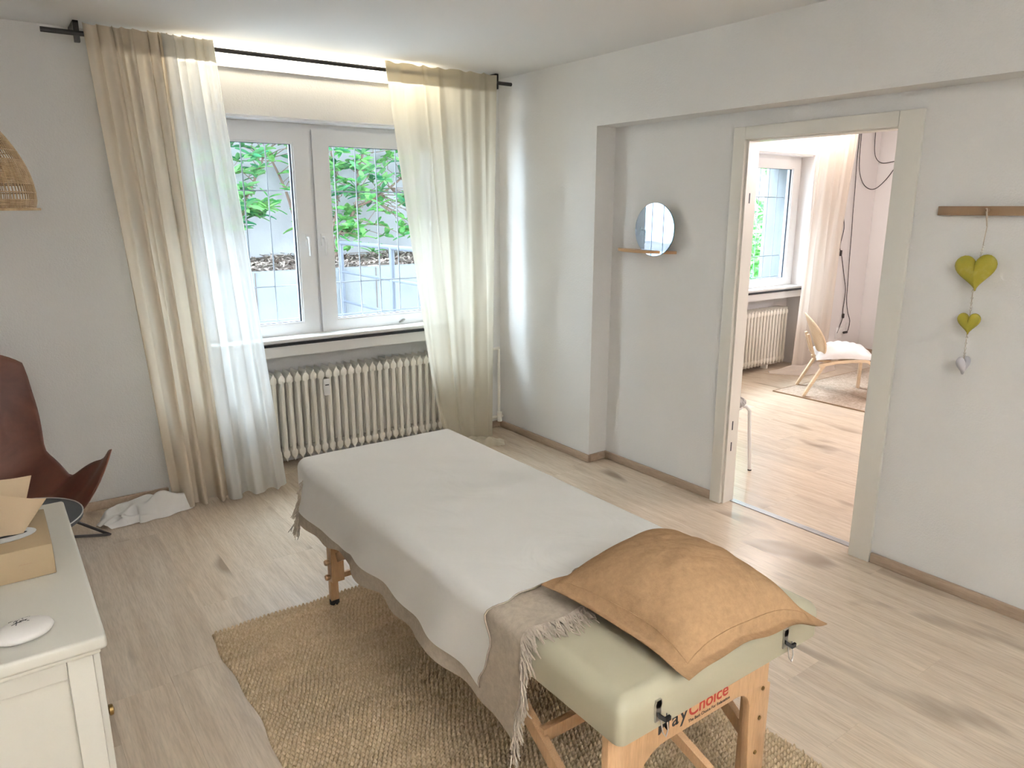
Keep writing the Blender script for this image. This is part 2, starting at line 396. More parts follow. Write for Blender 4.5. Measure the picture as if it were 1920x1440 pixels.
# ------------------------------------------------------------------ windows
def make_window(n, X0, X1):
    cx = (X0+X1)/2
    wd = empty('window_%d' % n, (cx, 4.5, .8), kind='structure')
    ya, yb = 4.47, 4.54
    m = MB().box(X0, X0+.055, ya, yb, .80, HZ).box(X1-.055, X1, ya, yb, .80, HZ).box(X0+.055, X1-.055, ya, yb, HZ-.05, HZ).box(X0+.055, X1-.055, ya, yb, .80, .835)
    m.box(cx-.012, cx+.012, ya+.004, yb, .835, HZ-.05)
    part('frame', m, 'window_plastic', wd)
    part('soffit_trim', MB().box(X0, X1, 4.345, 4.47, HZ-.012, HZ), 'window_plastic', wd)
    for sgn in (-1, 1):
        a, b = (X0+.045, cx-.010) if sgn < 0 else (cx+.010, X1-.045)
        y0, y1, z0, z1 = ya-.018, ya+.05, .822, HZ-.042
        f = .078 if True else 0
        ga, gb, gz0, gz1 = a+f+.02, b-f-.02, .892, 1.977
        sm = MB().box(a, ga, y0, y1, z0, z1).box(gb, b, y0, y1, z0, z1).box(ga, gb, y0, y1, z0, gz0).box(ga, gb, y0, y1, gz1, z1)
        s = part('sash', sm, 'window_plastic', wd)
        part('glazing_bead', MB().box(ga, ga+.010, y0+.008, y1, gz0, gz1).box(gb-.010, gb, y0+.008, y1, gz0, gz1).box(ga+.01, gb-.01, y0+.008, y1, gz0, gz0+.010).box(ga+.01, gb-.01, y0+.008, y1, gz1-.010, gz1), 'window_plastic', s)
        part('gasket', MB().box(ga+.010, ga+.014, y0+.022, y0+.034, gz0+.01, gz1-.01).box(gb-.017, gb-.010, y0+.022, y0+.034, gz0+.01, gz1-.01).box(ga+.014, gb-.014, y0+.022, y0+.034, gz0+.01, gz0+.013).box(ga+.014, gb-.014, y0+.022, y0+.034, gz1-.013, gz1-.01), 'gasket', s)
        part('pane', MB().add([(ga+.01, y0+.032, gz0+.01), (gb-.01, y0+.032, gz0+.01), (gb-.01, y0+.032, gz1-.01), (ga+.01, y0+.032, gz1-.01)], [(0, 1, 2, 3)]), 'glass', s)
        hx = cx-.058 if sgn < 0 else cx+.045
        hm = MB().box(hx-.014, hx+.014, y0-.010, y0, 1.37, 1.44)
        hm.tube([(hx, y0-.005, 1.418), (hx, y0-.035, 1.418), (hx, y0-.046, 1.410), (hx, y0-.048, 1.395), (hx, y0-.046, 1.31)], [.010, .010, .011, .010, .008], 10)
        part('handle', hm, 'window_plastic', s, smooth=.7)
    # outer reveal of grey exterior render
    part('outer_reveal', MB().box(X1-.03, X1, 4.545, YO, .80, HZ), 'concrete', wd)
    part('outer_reveal', MB().box(X0, X0+.03, 4.545, YO, .80, HZ), 'concrete', wd)
    part('outer_sill', MB().box(X0+.03, X1-.03, 4.545, YO+.03, .80, .815), 'concrete', wd)
    # sill
    part('sill', MB().box(X0-.0, X1+.0, 4.315, 4.47, .803, .826), 'sill_white', wd, bevel=.004)
    part('sill_stone', MB().box(X0-.0, X1+.0, 4.305, 4.5, .786, .803), 'sill_stone', wd)
    part('apron', MB().box(X0, X1, 4.325, 4.345, .718, .786), 'sill_white', wd)
    return wd
w1 = make_window(1, *W1); make_window(2, *W2)
part('stay', MB().tube([(2.27, 4.45, .838), (2.29, 4.44, .845), (2.31, 4.445, .855)], .006, 6), 'steel', w1)
def make_grille(X0, X1, label):
    g = empty('window_grille', ((X0+X1)/2, 4.62, .8), label=label, cat='grille', group='security grilles outside the windows')
    bm = None; x = X0+.05
    while x < X1:
        part('bar', MB().tube([(x, 4.62, .80), (x, 4.62, HZ)], .0042, 6), 'grille_paint', g); x += .1455
    for z in (.90, 1.115, 1.70):
        part('crossbar', MB().tube([(X0, 4.626, z), (X1, 4.626, z)], .0045, 6), 'grille_paint', g)
make_grille(*W1, 'thin pale bar grille outside the two-sash window behind the radiator')
make_grille(*W2, 'thin pale bar grille outside the window seen through the doorway')

# LED battens above the windows
def batten(X0, X1, mat, label):
    b = empty('strip_light', ((X0+X1)/2, 4.29, 2.35), label=label, cat='light', group='strip lights above the windows')
    part('housing', MB().box(X0, X1, 4.298, YW, 2.335, 2.438), 'sill_white', b)
    part('diffuser', MB().box(X0, X1, 4.268, 4.298, 2.352, 2.425), mat, b, bevel=.008)
batten(.98, 2.42, 'led', 'glowing warm white strip light under the ceiling behind the black curtain rod')
batten(4.7, 7.1, 'led_room2', 'bright strip light above the window in the next room')

# ------------------------------------------------------------------ radiators
def make_radiator(x0, n, label, back):
    p = .0505; L = n*p; yf, yb = back-.15, back
    zt, zb = .603, .065
    r = empty('radiator', (x0+L/2, (yf+yb)/2, 0), label=label, cat='radiator', group='ribbed column radiators under the windows')
    m = MB(); ym = (yf+yb)/2; d = (yb-yf)/2
    # one section: front and rear tube, top and bottom hub
    for yy in (yf+.026, ym, yb-.026):
        m.tube([(0, yy, zb+.03), (0, yy, zt-.03)], .0145, 8, caps=False)
    for zc, sg in ((zt-.035, 1), (zb+.035, -1)):
        pr = []
        K = 14
        for k in range(K+1):
            a = k/K; hw = [.0145, .0235][0]+.0105*math.sin(PI*a)**.5
            pr.append((a, hw))
        vs = []; fs = []; n8 = 8
        ring = []
        for k in range(K+1):
            yy = yf+.008+(yb-yf-.016)*k/K
            e = math.sqrt(max(0.03, 1-abs((k/K)*2-1)**9))
            hh = .034*e; ww = .0245*e
            for q in range(n8):
                a = 2*PI*q/n8+PI/8
                zz = zc+hh*math.sin(a)*(1.15 if math.sin(a)*sg > 0 else .85)
                vs.append((ww*math.cos(a), yy, zz))
        for k in range(K):
            for q in range(n8): fs.append((k*n8+q, k*n8+(q+1) % n8, (k+1)*n8+(q+1) % n8, (k+1)*n8+q))
        fs += [tuple(range(n8)), tuple(K*n8+q for q in range(n8))[::-1]]
        m.add(vs, fs)
        # pointed fin on top / bottom
        m.add([(-.008, yf+.02, zc+sg*.030), (.008, yf+.02, zc+sg*.030), (0, yf+.012, zc+sg*.052), (-.008, yb-.02, zc+sg*.030), (.008, yb-.02, zc+sg*.030), (0, yb-.012, zc+sg*.052)], [(0, 1, 2), (3, 5, 4), (0, 2, 5, 3), (1, 4, 5, 2), (0, 3, 4, 1)])
    s = None
    for k in range(n):
        if s is None:
            s = part('section', m, 'radiator', r, smooth=.7)
            s.data.transform(Matrix.Translation((x0+L/2, 0, 0)))
            o = s
        else: o = inst(s, r, (0, 0, 0))
        o.location = (x0-(x0+L/2)+p*(k+.5), 0, 0)
    m = MB().tube([(x0, ym, zt-.035), (x0+L, ym, zt-.035)], .014, 8); m.tube([(x0, ym, zb+.035), (x0+L, ym, zb+.035)], .014, 8)
    part('manifold', m, 'radiator', r)
    for xx in (x0+.25, x0+L-.25):
        part('foot', MB().box(xx-.012, xx+.012, yf+.04, yb-.04, 0, zb+.01), 'radiator', r)
    return r
RY = 4.47
rad = make_radiator(.82, 36, 'cream ribbed column radiator under the window beside the sheer curtains', RY)
m = MB().box(1.652, 1.692, RY-.172, RY-.150, .445, .550); hm = part('heat_meter', m, 'socket_white', rad, bevel=.003, label='small white heat cost meter clipped on the ribs')
part('display', MB().box(1.660, 1.684, RY-.1735, RY-.1715, .510, .516), 'ink', hm)
make_radiator(4.85, 35, 'cream ribbed radiator under the window in the next room', RY)
# heating pipe in the corner
pp = empty('heating_pipe', (2.965, 4.25, 0), label='white heating pipe in the corner beside the right curtain', cat='pipe')
part('riser', MB().tube([(2.965, 4.26, .06), (2.965, 4.26, .60)], .010, 8), 'radiator', pp, smooth=.7)
part('branch', MB().tube([(2.84, 4.26, .61), (2.965, 4.26, .61), (2.968, 4.26, .60)], .010, 8), 'radiator', pp, smooth=.7)
part('branch', MB().tube([(2.84, 4.25, .10), (2.99, 4.25, .10)], .012, 8), 'radiator', pp, smooth=.7)
part('valve', MB().tube([(2.95, 4.23, .07), (2.95, 4.23, .14)], .018, 8), 'radiator', pp, smooth=.7)

# ------------------------------------------------------------------ curtain rod and curtains
RYD = 4.14; RZ = 2.383
rod = empty('curtain_rod', (1.68, RYD, RZ), label='thin black metal curtain rod across the window', cat='curtain rod')
part('rod', MB().tube([(.369, RYD, RZ), (2.99, RYD, RZ)], .0115, 10), 'black_metal', rod, smooth=.7)
for x in (.512, 2.873):
    part('bracket', MB().box(x-.012, x+.012, RYD-.006, RYD+.022, RZ-.038, CZ-.002).box(x-.012, x+.012, RYD-.006, YW-.002, CZ-.014, CZ-.002), 'black_metal', rod, bevel=.002)

def curtain_grid(top, bot, ytop, ybot, nf, amp_t, amp_b, zt, zb, nu=220, nv=46, seed=0, gather=None, skew=.12):
    r = np.random.default_rng(seed)
    u = np.linspace(0, 1, nu)[:, None]; v = np.linspace(0, 1, nv)[None, :]
    e = v**1.0
    # uneven spacing of folds
    ph = r.uniform(0, 6.28, 5); warp = u+.022*np.sin(2*PI*u*2.3+ph[0])+.016*np.sin(2*PI*u*5.1+ph[1])
    x = (top[0]+(top[1]-top[0])*u)*(1-e)+(bot[0]+(bot[1]-bot[0])*u)*e
    if gather is not None: x = x+gather(u, v)
    a = amp_t*(1-e)+amp_b*e
    lo = np.sin(2*PI*nf*.52*warp+ph[2]+skew*v*2)+.40*np.sin(2*PI*nf*.31*warp+ph[4]-v*1.2)+.25*np.sin(2*PI*nf*1.05*warp+ph[3]+v*2.5)
    hi = np.sin(2*PI*nf*warp+skew*v*3)+.45*np.sin(2*PI*nf*.53*warp+ph[2]+v*.9)+.30*np.sin(2*PI*nf*1.9*warp+ph[3])
    b_ = np.clip(v*1.6, 0, 1); fold = hi*(1-b_)+lo*b_
    y = ytop+(ybot-ytop)*e+a*fold
    x = x+.35*a*np.cos(2*PI*nf*warp+skew*v*3)*(1-.7*v)
    z = zt+(zb-zt)*v+.006*np.sin(2*PI*nf*warp)*(v < .02)+0*u
    # gathered heading
    y = np.where(v < .045, ytop+(y-ytop)*.7, y)
    return np.stack([x+0*v, y, z+0*u], -1)
def make_curtain(name, P, mat, label, puddle=None, hem=True):
    base = (float(P[:, -1, 0].mean()), float(P[:, -1, 1].mean()), 0)
    c = empty(name, base, label=label, cat='curtain', group='curtains hanging from rods')
    part('cloth', MB().grid(P), mat, c, smooth=3.0)
    k = max(3, int(P.shape[1]*.045))
    T = P[:, :k].copy(); T[..., 1] += .004
    part('heading_tape', MB().grid(T), 'header_tape', c, smooth=3.0)
    if hem:
        B = P[:, -3:].copy(); B[..., 1] += .003
        part('hem', MB().grid(B), mat, c, smooth=3.0)
    return c
def puddle_mesh(pts, wd, h, n=60, mm=26, seed=1):
    # crumpled cloth lying on the floor along a path
    r = np.random.default_rng(seed); pts = np.array(pts, float); t = np.linspace(0, len(pts)-1, n)
    C = np.stack([np.interp(t, range(len(pts)), pts[:, i]) for i in (0, 1)], -1)
    D = np.gradient(C, axis=0); D /= np.linalg.norm(D, axis=1)[:, None]; N = np.stack([-D[:, 1], D[:, 0]], -1)
    w_ = np.interp(t, range(len(pts)), wd); hh = np.interp(t, range(len(pts)), h)
    s = np.linspace(-1, 1, mm)[None, :]; tt = np.linspace(0, 1, n)[:, None]; ph = r.uniform(0, 6.28, 6)
    z = hh[:, None]*(np.clip(1-s**2, 0, 1)**.6*(.66+.22*np.sin(8*tt+4*s+ph[0])+.10*np.sin(17*tt-6*s+ph[1])+.14*np.sin(5*tt+9*s+ph[2])))+.004
    z = np.maximum(z, .004)
    off = w_[:, None]*(s+.10*np.sin(14*tt+ph[3])+.06*np.sin(31*tt+ph[4]))
    X = C[:, 0:1]+N[:, 0:1]*off; Y = C[:, 1:2]+N[:, 1:2]*off
    return np.stack([X, Y, z], -1)
gp = lambda u, v: -.09*np.exp(-((v-.93)/.10)**2)*(u-.75)*(-1)*(u < .75)
P = curtain_grid((.535, .90), (.68, .985), RYD-.030, 4.06, 7.0, .018, .038, 2.425, .012, seed=3, skew=.25)
cb = make_curtain('curtain', P, 'curtain_beige', 'heavy beige curtain at the far left with a crumpled end on the floor')
part('hem_puddle', MB().grid(puddle_mesh([(.76, 4.09), (.62, 4.07), (.50, 4.09), (.40, 4.08), (.33, 4.02)], [.05, .09, .10, .10, .05], [.10, .13, .10, .07, .02], seed=5)), 'sheet', cb, smooth=3.0)
P = curtain_grid((.865, 1.118), (.955, 1.30), RYD-.044, 4.03, 5.5, .017, .034, 2.420, .014, seed=8, skew=.2)
make_curtain('curtain', P, 'curtain_sheer', 'sheer white curtain hanging next to the beige curtain, left of the window')
def gr(u, v): return .10*np.clip((v-.72)/.28, 0, 1)**2*(u < .5)*(.5-u)
P = curtain_grid((2.068, 2.858), (2.36, 2.80), RYD-.026, 4.09, 7, .009, .024, 2.425, .012, seed=11, skew=.35, gather=gr)
cr = make_curtain('curtain', P, 'curtain_linen', 'translucent cream linen curtain at the right side of the window')
part('hem_puddle', MB().grid(puddle_mesh([(2.55, 4.05), (2.68, 4.0), (2.79, 3.95)], [.06, .06, .035], [.06, .07, .03], n=30, seed=9)), 'curtain_linen', cr, smooth=3.0)
# next room
rod2 = empty('curtain_rod', (5.8, RYD, RZ), label='black curtain rod in the next room', cat='curtain rod')
part('rod', MB().tube([(4.3, RYD, RZ), (7.3, RYD, RZ)], .0095, 8), 'black_metal', rod2, smooth=.7)
for x in (4.45, 7.2): part('bracket', MB().box(x-.012, x+.012, RYD-.006, YW-.002, CZ-.014, CZ-.002).box(x-.012, x+.012, RYD-.006, RYD+.02, RZ-.03, CZ-.014), 'black_metal', rod2)
P = curtain_grid((6.50, 7.17), (6.40, 6.98), RYD-.034, 4.11, 9, .02, .04, 2.42, .012, seed=21, skew=.2)
c2 = make_curtain('curtain', P, 'curtain_room2', 'pinkish white curtain trailing on the floor in the next room')
part('hem_puddle', MB().grid(puddle_mesh([(6.2, 4.22), (6.38, 4.06), (6.6, 4.0), (6.85, 4.02), (7.05, 4.08)], [.03, .09, .11, .10, .05], [.02, .08, .09, .09, .05], seed=13)), 'curtain_room2', c2, smooth=3.0)

# ------------------------------------------------------------------ wall things
sh = empty('mirror_shelf', (XR, 3.04, 1.355), label='small lens-shaped wooden wall shelf under the round mirror', cat='shelf')
a = [(XR-.002, 3.275)]+[(XR-.002-.098*math.sin(PI*k/16)**.8, 3.275-.47*k/16) for k in range(1, 16)]+[(XR-.002, 2.805)]
part('board', MB().prism(a, 1.346, 1.362, 'xy'), 'shelf_ply', sh, bevel=.002)
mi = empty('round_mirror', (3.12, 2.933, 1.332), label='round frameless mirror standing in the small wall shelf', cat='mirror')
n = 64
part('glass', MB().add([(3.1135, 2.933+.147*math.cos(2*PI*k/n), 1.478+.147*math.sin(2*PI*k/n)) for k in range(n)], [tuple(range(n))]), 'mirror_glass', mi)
part('edge', MB().lathe([(.148, 0), (.148, .006)], (3.114, 2.933, 1.478), 64, 'x'), 'mirror_edge', mi, smooth=.7)
rl = empty('peg_rail', (3.16, 1.1, 1.57), label='brown wooden rail on the right wall above the hearts', cat='rail')
part('board', MB().box(3.145, XR, .72, 1.432, 1.570, 1.605), 'rail_oak', rl, bevel=.002)
part('peg', MB().tube([(3.146, 1.246, 1.590), (3.125, 1.246, 1.590)], .005, 8), 'rail_oak', rl)
hg = empty('heart_garland', (3.14, 1.25, .95), label='string of two yellow hearts and a small grey heart hanging from the wooden rail', cat='wall decoration')
def heart(yc, zc, hw, hh, th, ang=0, tilt=0):
    K = 40; rings = []; ol = []
    for k in range(K):
        t_ = 2*PI*k/K; X = 16*math.sin(t_)**3; Z = 13*math.cos(t_)-5*math.cos(2*t_)-2*math.cos(3*t_)-math.cos(4*t_)
        ol.append((X/16*hw, (Z+2.5)/14.5*hh))
    P = np.zeros((K, 13, 3))
    for j in range(13):
        q = -1+2*j/12; s = max(.02, (1-abs(q)**2.4)**.5)
        for k, (a, b) in enumerate(ol):
            P[k, j] = (a*s, q*th, b*s)
    ca, sa = math.cos(ang), math.sin(ang); ct, st = math.cos(tilt), math.sin(tilt)
    out = np.zeros_like(P)
    X, Y, Z = P[..., 0], P[..., 1], P[..., 2]
    X2_, Z2_ = X*ct-Z*st, X*st+Z*ct
    # local x -> world y (negated so it faces the room), local y -> world x
    out[..., 1] = yc-(X2_*ca-Y*sa); out[..., 0] = 3.135+X2_*sa+Y*ca; out[..., 2] = zc+Z2_
    return MB().grid(out, closed_u=True)
part('heart', heart(1.256, 1.352, .074, .070, .022, .05, .10), 'heart_yellow', hg, smooth=3.0, label='large yellow heart')
part('heart', heart(1.254, 1.153, .042, .043, .016, .05, .05), 'heart_yellow', hg, smooth=3.0, label='small yellow heart')
part('heart', heart(1.252, .985, .034, .037, .013, 1.2, .05), 'heart_grey', hg, smooth=3.0, label='small weathered grey heart turned sideways')
for ps in ([(3.135, 1.248, 1.40), (3.135, 1.240, 1.53), (3.120, 1.243, 1.597), (3.126, 1.249, 1.597), (3.135, 1.242, 1.53)], [(3.135, 1.256, 1.29), (3.135, 1.254, 1.18)], [(3.135, 1.254, 1.115), (3.135, 1.252, 1.01)]):
    part('string', MB().tube(ps, .0018, 5), 'string', hg)
bm_ = MB().lathe([(.001, -.005), (.004, -.0035), (.0052, 0), (.004, .0035), (.001, .005)], (0, 0, 0), 8)
b0 = None
for (y, z) in [(1.243, 1.455), (1.244, 1.443), (1.245, 1.431), (1.246, 1.419), (1.256, 1.281), (1.255, 1.255), (1.255, 1.235), (1.254, 1.218), (1.254, 1.208), (1.253, 1.098), (1.253, 1.075), (1.252, 1.055), (1.252, 1.036), (1.252, 1.025)]:
    if b0 is None: b0 = part('bead', bm_, 'bead', hg, local=True, smooth=3.0); o = b0
    else: o = inst(b0, hg, (0, 0, 0))
    o.location = Vector((3.135, y, z))-hg.location

# ------------------------------------------------------------------ jute rug (heightfield of knotted nubs)
RX0, RX1, RY0, RY1 = .535, 1.805, .45, 2.70
pit = (RX1-RX0)/82; pity = (RY1-RY0)/150; sub = 4; suby = 6
nx = 82*4+1; ny = 150*suby+1
gx = np.linspace(RX0, RX1, nx); gy = np.linspace(RY0, RY1, ny); GX, GY = np.meshgrid(gx, gy, indexing='ij')
rowi = np.floor((GY-RY0)/pity+1e-6); xo = (GX-RX0)/pit+.5*(rowi % 2)
coli = np.floor(xo+1e-6); fx = xo-coli; fy = (GY-RY0)/(pity)-rowi
hsh = np.modf(np.abs(np.sin(coli*12.9898+rowi*78.233)*43758.5453))[0]
GZ = .001+(.0185+.004*hsh)*(.30+.70*np.abs(np.sin(PI*fx)))*np.abs(np.sin(PI*fy))**1.2
edge = np.minimum(np.minimum(GX-RX0, RX1-GX), np.minimum(GY-RY0, RY1-GY)); GZ *= np.clip(edge/.006, .15, 1)
wob = .012*np.sin(GY*5.3)*(1-(GX-RX0)/(RX1-RX0))+.004*np.sin(GY*23)
wy = .005*np.sin(GX*19)*((GY-RY0)/(RY1-RY0)); SK = -.03*(1-(GX-RX0)/(RX1-RX0))*np.clip((RY1-GY)/1.0, 0, 1)
V = np.stack([GX-wob+SK, GY+wy, GZ], -1).reshape(-1, 3)
idx = np.arange(nx*ny).reshape(nx, ny); Fq = np.stack([idx[:-1, :-1], idx[1:, :-1], idx[1:, 1:], idx[:-1, 1:]], -1).reshape(-1, 4)
base = np.array([1.17, 1.6, 0])
me = bpy.data.meshes.new('jute_rug'); me.vertices.add(len(V)); me.vertices.foreach_set('co', (V-base).astype(np.float32).ravel())
me.loops.add(len(Fq)*4); me.loops.foreach_set('vertex_index', Fq.astype(np.int32).ravel())
me.polygons.add(len(Fq)); me.polygons.foreach_set('loop_start', np.arange(0, len(Fq)*4, 4, dtype=np.int32))
me.update(calc_edges=True); me.validate(); me.polygons.foreach_set('use_smooth', [True]*len(Fq)); me.materials.append(MATS['jute'])
rg = empty('jute_rug', tuple(base), label='chunky braided jute rug under the massage table', cat='rug')
o = bpy.data.objects.new('woven_pile', me); COL.objects.link(o); o.parent = rg; o['kind'] = 'stuff'
part('backing', MB().box(RX0+.02, RX1-.012, RY0, RY1-.012, .0005, .004), 'jute', rg)

# ------------------------------------------------------------------ massage table
TX0, TX1, TY0, TY1, TZ = .897, 1.585, .875, 2.665, .650
tb = empty('massage_table', (1.24, 1.77, .0), label='folding massage table with cream vinyl pad and beech legs', cat='massage table')
def rrect(x0, x1, y0, y1, rr, z, n=7):
    out = []
    for cx_, cy_, a0 in ((x1-rr, y0+rr, -PI/2), (x1-rr, y1-rr, 0), (x0+rr, y1-rr, PI/2), (x0+rr, y0+rr, PI)):
        out += [(cx_+rr*math.cos(a0+PI/2*k/n), cy_+rr*math.sin(a0+PI/2*k/n), z) for k in range(n+1)]
    return out
lay = [(.006, .551), (.001, .553), (0, .557), (0, .60)]+[(.036*(1-math.cos(a)), TZ-.036+.036*math.sin(a)) for a in np.linspace(0, PI/2, 7)]
G = np.array([rrect(TX0+i_, TX1-i_, TY0+i_, TY1-i_, max(.006, .020-i_*.4), z_) for i_, z_ in lay]).transpose(1, 0, 2)
pm_ = MB().grid(G, closed_u=True); K_ = len(G); L_ = len(lay); pm_.f += [tuple(k*L_ for k in range(K_)), tuple(k*L_+L_-1 for k in range(K_))]
pad = part('pad', pm_, 'vinyl', tb, smooth=.7, label='cream vinyl pad')
part('side_rail', MB().box(TX0+.075, TX0+.097, .957, TY1-.03, .527, .557), 'beech', tb, bevel=.003)
part('side_rail', MB().box(TX1-.097, TX1-.075, .957, TY1-.03, .527, .557), 'beech', tb, bevel=.003)
part('end_rail', MB().box(TX0+.097, TX1-.097, TY1-.055, TY1-.03, .475, .557), 'beech', tb, bevel=.003)
# near end panel with an arched cut-out
ol = [(.925, .557), (.925, .10), (.985, .10), (1.012, .30)]
for k in range(0, 9):
    a = PI-k*PI/2/8; ol.append((1.012+.095+.095*math.cos(a), .432-.095+.095*math.sin(a)))
for k in range(0, 9):
    a = PI/2-k*PI/2/8; ol.append((1.412-.055+.055*math.cos(a), .432-.055+.055*math.sin(a)))
ol += [(1.416, .30), (1.432, .10), (1.492, .10), (1.495, .418), (1.482, .425), (1.482, .557)]
ep = part('end_panel', MB().prism(ol, .935, .955, 'xz'), 'beech', tb, bevel=.002, label='beech end panel with arched cut-out and printed logo')
for (x, z) in ((1.462, .415), (1.458, .33), (1.452, .23), (.955, .40), (.955, .28)):
    part('bolt', MB().lathe([(.006, 0), (.0055, -.003), (.002, -.0045)], (x, .935, z), 12, 'y'), 'brass', ep, smooth=.6)
for x in (.955, 1.462):
    part('lower_leg', MB().box(x-.018, x+.018, .958, .985, .018, .40), 'beech', tb, bevel=.002)
    part('foot_cap', MB().lathe([(.021, .014), (.021, .035)], (x, .9715, 0), 14), 'black_rubber', tb)
# far legs: upper leg, sliding lower leg, knobs
for x, sg in ((1.004, -1), (1.476, 1)):
    lg = part('leg', MB().box(x-.027, x+.027, 2.585, 2.611, .125, .50), 'beech', tb, bevel=.003)
    part('lower_leg', MB().box(x-.004*0-.017-.008, x+.017-.008, 2.611, 2.637, .03, .36), 'beech', lg, bevel=.003)
    part('foot_cap', MB().lathe([(.020, .014), (.020, .034)], (x-.008, 2.624, 0), 14), 'black_rubber', lg)
    for z in (.215, .150):
        part('knob', MB().lathe([(.004, 0), (.011, -.004), (.013, -.016), (.010, -.022)], (x-.027*1, 2.60, z), 10, 'x'), 'beech', lg, smooth=.6)
part('stretcher', MB().box(1.03, 1.45, 2.588, 2.604, .135, .158), 'beech', tb, bevel=.002)
# diagonal braces and cross bars
for sg, xx in ((-1, .945), (1, 1.52)):
    part('brace', MB().bar([(xx, 1.42, .50), (xx+.01*-sg, .97, .19)], .020, .036, (1, 0, 0)), 'beech', tb)
    part('brace', MB().bar([(1.24+(xx-1.24)*.80, 2.12, .50), (1.24+(xx-1.24)*.80, 2.57, .24)], .020, .036, (1, 0, 0)), 'beech', tb)
part('cross_bar', MB().box(.95, 1.52, 1.18, 1.20, .335, .372), 'beech', tb, bevel=.002)
part('cross_bar', MB().bar([(1.20, 1.30, .47), (1.33, .975, .20)], .02, .034, (1, 0, 0)), 'beech', tb)
# metal face-cradle clips
for x in (1.002, 1.440):
    c = part('clip', MB().box(x-.008, x+.008, TY0-.004, TY0+.004, .572, .622).lathe([(.010, 0), (.010, -.004)], (x, TY0, .612), 14, 'y'), 'steel', pad, label='metal clip on the pad end')
    part('wire_loop', MB().tube([(x+.002, TY0-.008, .585), (x+.004, TY0-.014, .55), (x+.012, TY0-.016, .538), (x+.020, TY0-.014, .55), (x+.020, TY0-.008, .585)], .0016, 6), 'steel', c)
    part('toggle', MB().bar([(x-.004, TY0-.006, .590), (x+.010, TY0-.014, .578), (x+.022, TY0-.016, .580)], .010, .006, (0, 0, 1)), 'black_rubber', c)
# printed logo
def text_part(body, size, loc, mat, parent, name='lettering', shear=0, sp=1.0):
    cu = bpy.data.curves.new('t', 'FONT'); cu.body = body; cu.size = size; cu.shear = shear; cu.space_character = sp; cu.extrude = .0002; cu.offset = size*.012
    to = bpy.data.objects.new('t', cu); COL.objects.link(to)
    dg = bpy.context.evaluated_depsgraph_get(); m = bpy.data.meshes.new_from_object(to.evaluated_get(dg))
    bpy.data.objects.remove(to); m.name = name
    m.transform(Matrix.Rotation(PI/2, 4, 'X')); m.transform(Matrix.Translation(Vector(loc)-world_off(parent)))
    m.materials.clear(); m.materials.append(MATS[mat]); o = bpy.data.objects.new(name, m); COL.objects.link(o); o.parent = parent
    xs = [v.co.x for v in m.vertices]; return max(xs)+world_off(parent).x
text_part('May', .053, (1.074, .9347, .461), 'ink', ep, sp=1.22)
text_part('Choice', .0495, (1.177, .9347, .461), 'logo_red', ep)
text_part('The Best Choice For Relaxation', .0115, (1.178, .9347, .4455), 'ink', ep)

# cloths on the table
def drape(U, Vv, off, R=.031, x0=TX0, x1=TX1, y0=TY0, y1=TY1, fold=1.0, seed=0):
    ix0, ix1, iy0, iy1 = x0+R, x1-R, y0+R, y1-R
    bx = np.clip(U, ix0, ix1); by = np.clip(Vv, iy0, iy1); ex, ey = U-bx, Vv-by; d = np.sqrt(ex**2+ey**2)+1e-9
    nx_, ny_ = ex/d, ey/d; Ro = R+off; q = d/Ro
    out = np.where(q < PI/2, Ro*np.sin(np.minimum(q, PI/2)), Ro); dn = np.where(q < PI/2, Ro*(1-np.cos(np.minimum(q, PI/2))), Ro+(d-Ro*PI/2))
    per = Vv+.6*U
    hang = np.clip(dn-Ro*.6, 0, 1)
    wv = hang*(.05*np.sin(per*13+1.0)+.035*np.sin(per*25+2.1)+.03*np.sin(per*7))*fold+hang*.05
    wv = np.maximum(wv, hang*.0)
    X = bx+nx_*(out+wv+0*off); Y = by+ny_*(out+wv)
    Z = TZ+off-dn
    top = np.clip(1-d/R, 0, 1)
    Z += top*.0013*(np.sin(U*17+Vv*9)*np.sin(Vv*13-U*4)+.6*np.sin(U*31+Vv*41))*fold
    Z += .0035*top*np.exp(-((Vv-1.93)/.05)**2)
    return np.stack([X, Y, Z], -1)
def cloth_grid(ul, ur, vn, vf, nu, nv, off, **k):
    a = np.linspace(0, 1, nu)[:, None]; b = np.linspace(0, 1, nv)[None, :]
    Vn = vn(a); Vf = vf(a); Vg = Vn+(Vf-Vn)*b; Ul = ul(b); Ur = ur(b); Ug = Ul+(Ur-Ul)*a
    return drape(Ug, Vg, off, **k)
# taupe throw under the sheet
tl = lambda b: .646-.06*np.exp(-(b/.10)**2)+.018*np.clip((b-.55)/.3, 0, 1)+.008*np.sin(b*27)+.004*np.sin(b*51)
tr_ = lambda b: 1.70+.0*b
tvn = lambda a: 1.190+.03*np.exp(-(a/.18)**2)+.006*np.sin(a*30)
tvf = lambda a: 2.60+.01*np.sin(a*25)
P = cloth_grid(tl, tr_, tvn, tvf, 150, 170, .003)
th = empty('throw_blanket', (1.2, 1.9, .30), label='taupe fringed throw lying under the white sheet on the massage table', cat='blanket')
part('cloth', MB().grid(P), 'throw', th, smooth=3.0)
def fringe_strands(E, D, L, seed, thin=.0027):
    r = np.random.default_rng(seed); m = MB()
    for p, d in zip(E, D):
        l = L*r.uniform(.75, 1.15); jit = r.normal(0, .10, 3); dd = d+jit*np.array([1, 1, .4]); pts = [p]
        for k in range(1, 5):
            q = p+dd*(l*k/4); q[2] -= .0
            q = q+r.normal(0, .0022, 3); pts.append(q)
        m.tube(pts, [thin, thin, thin*.95, thin*.85, thin*.5], 4, caps=False)
    return m
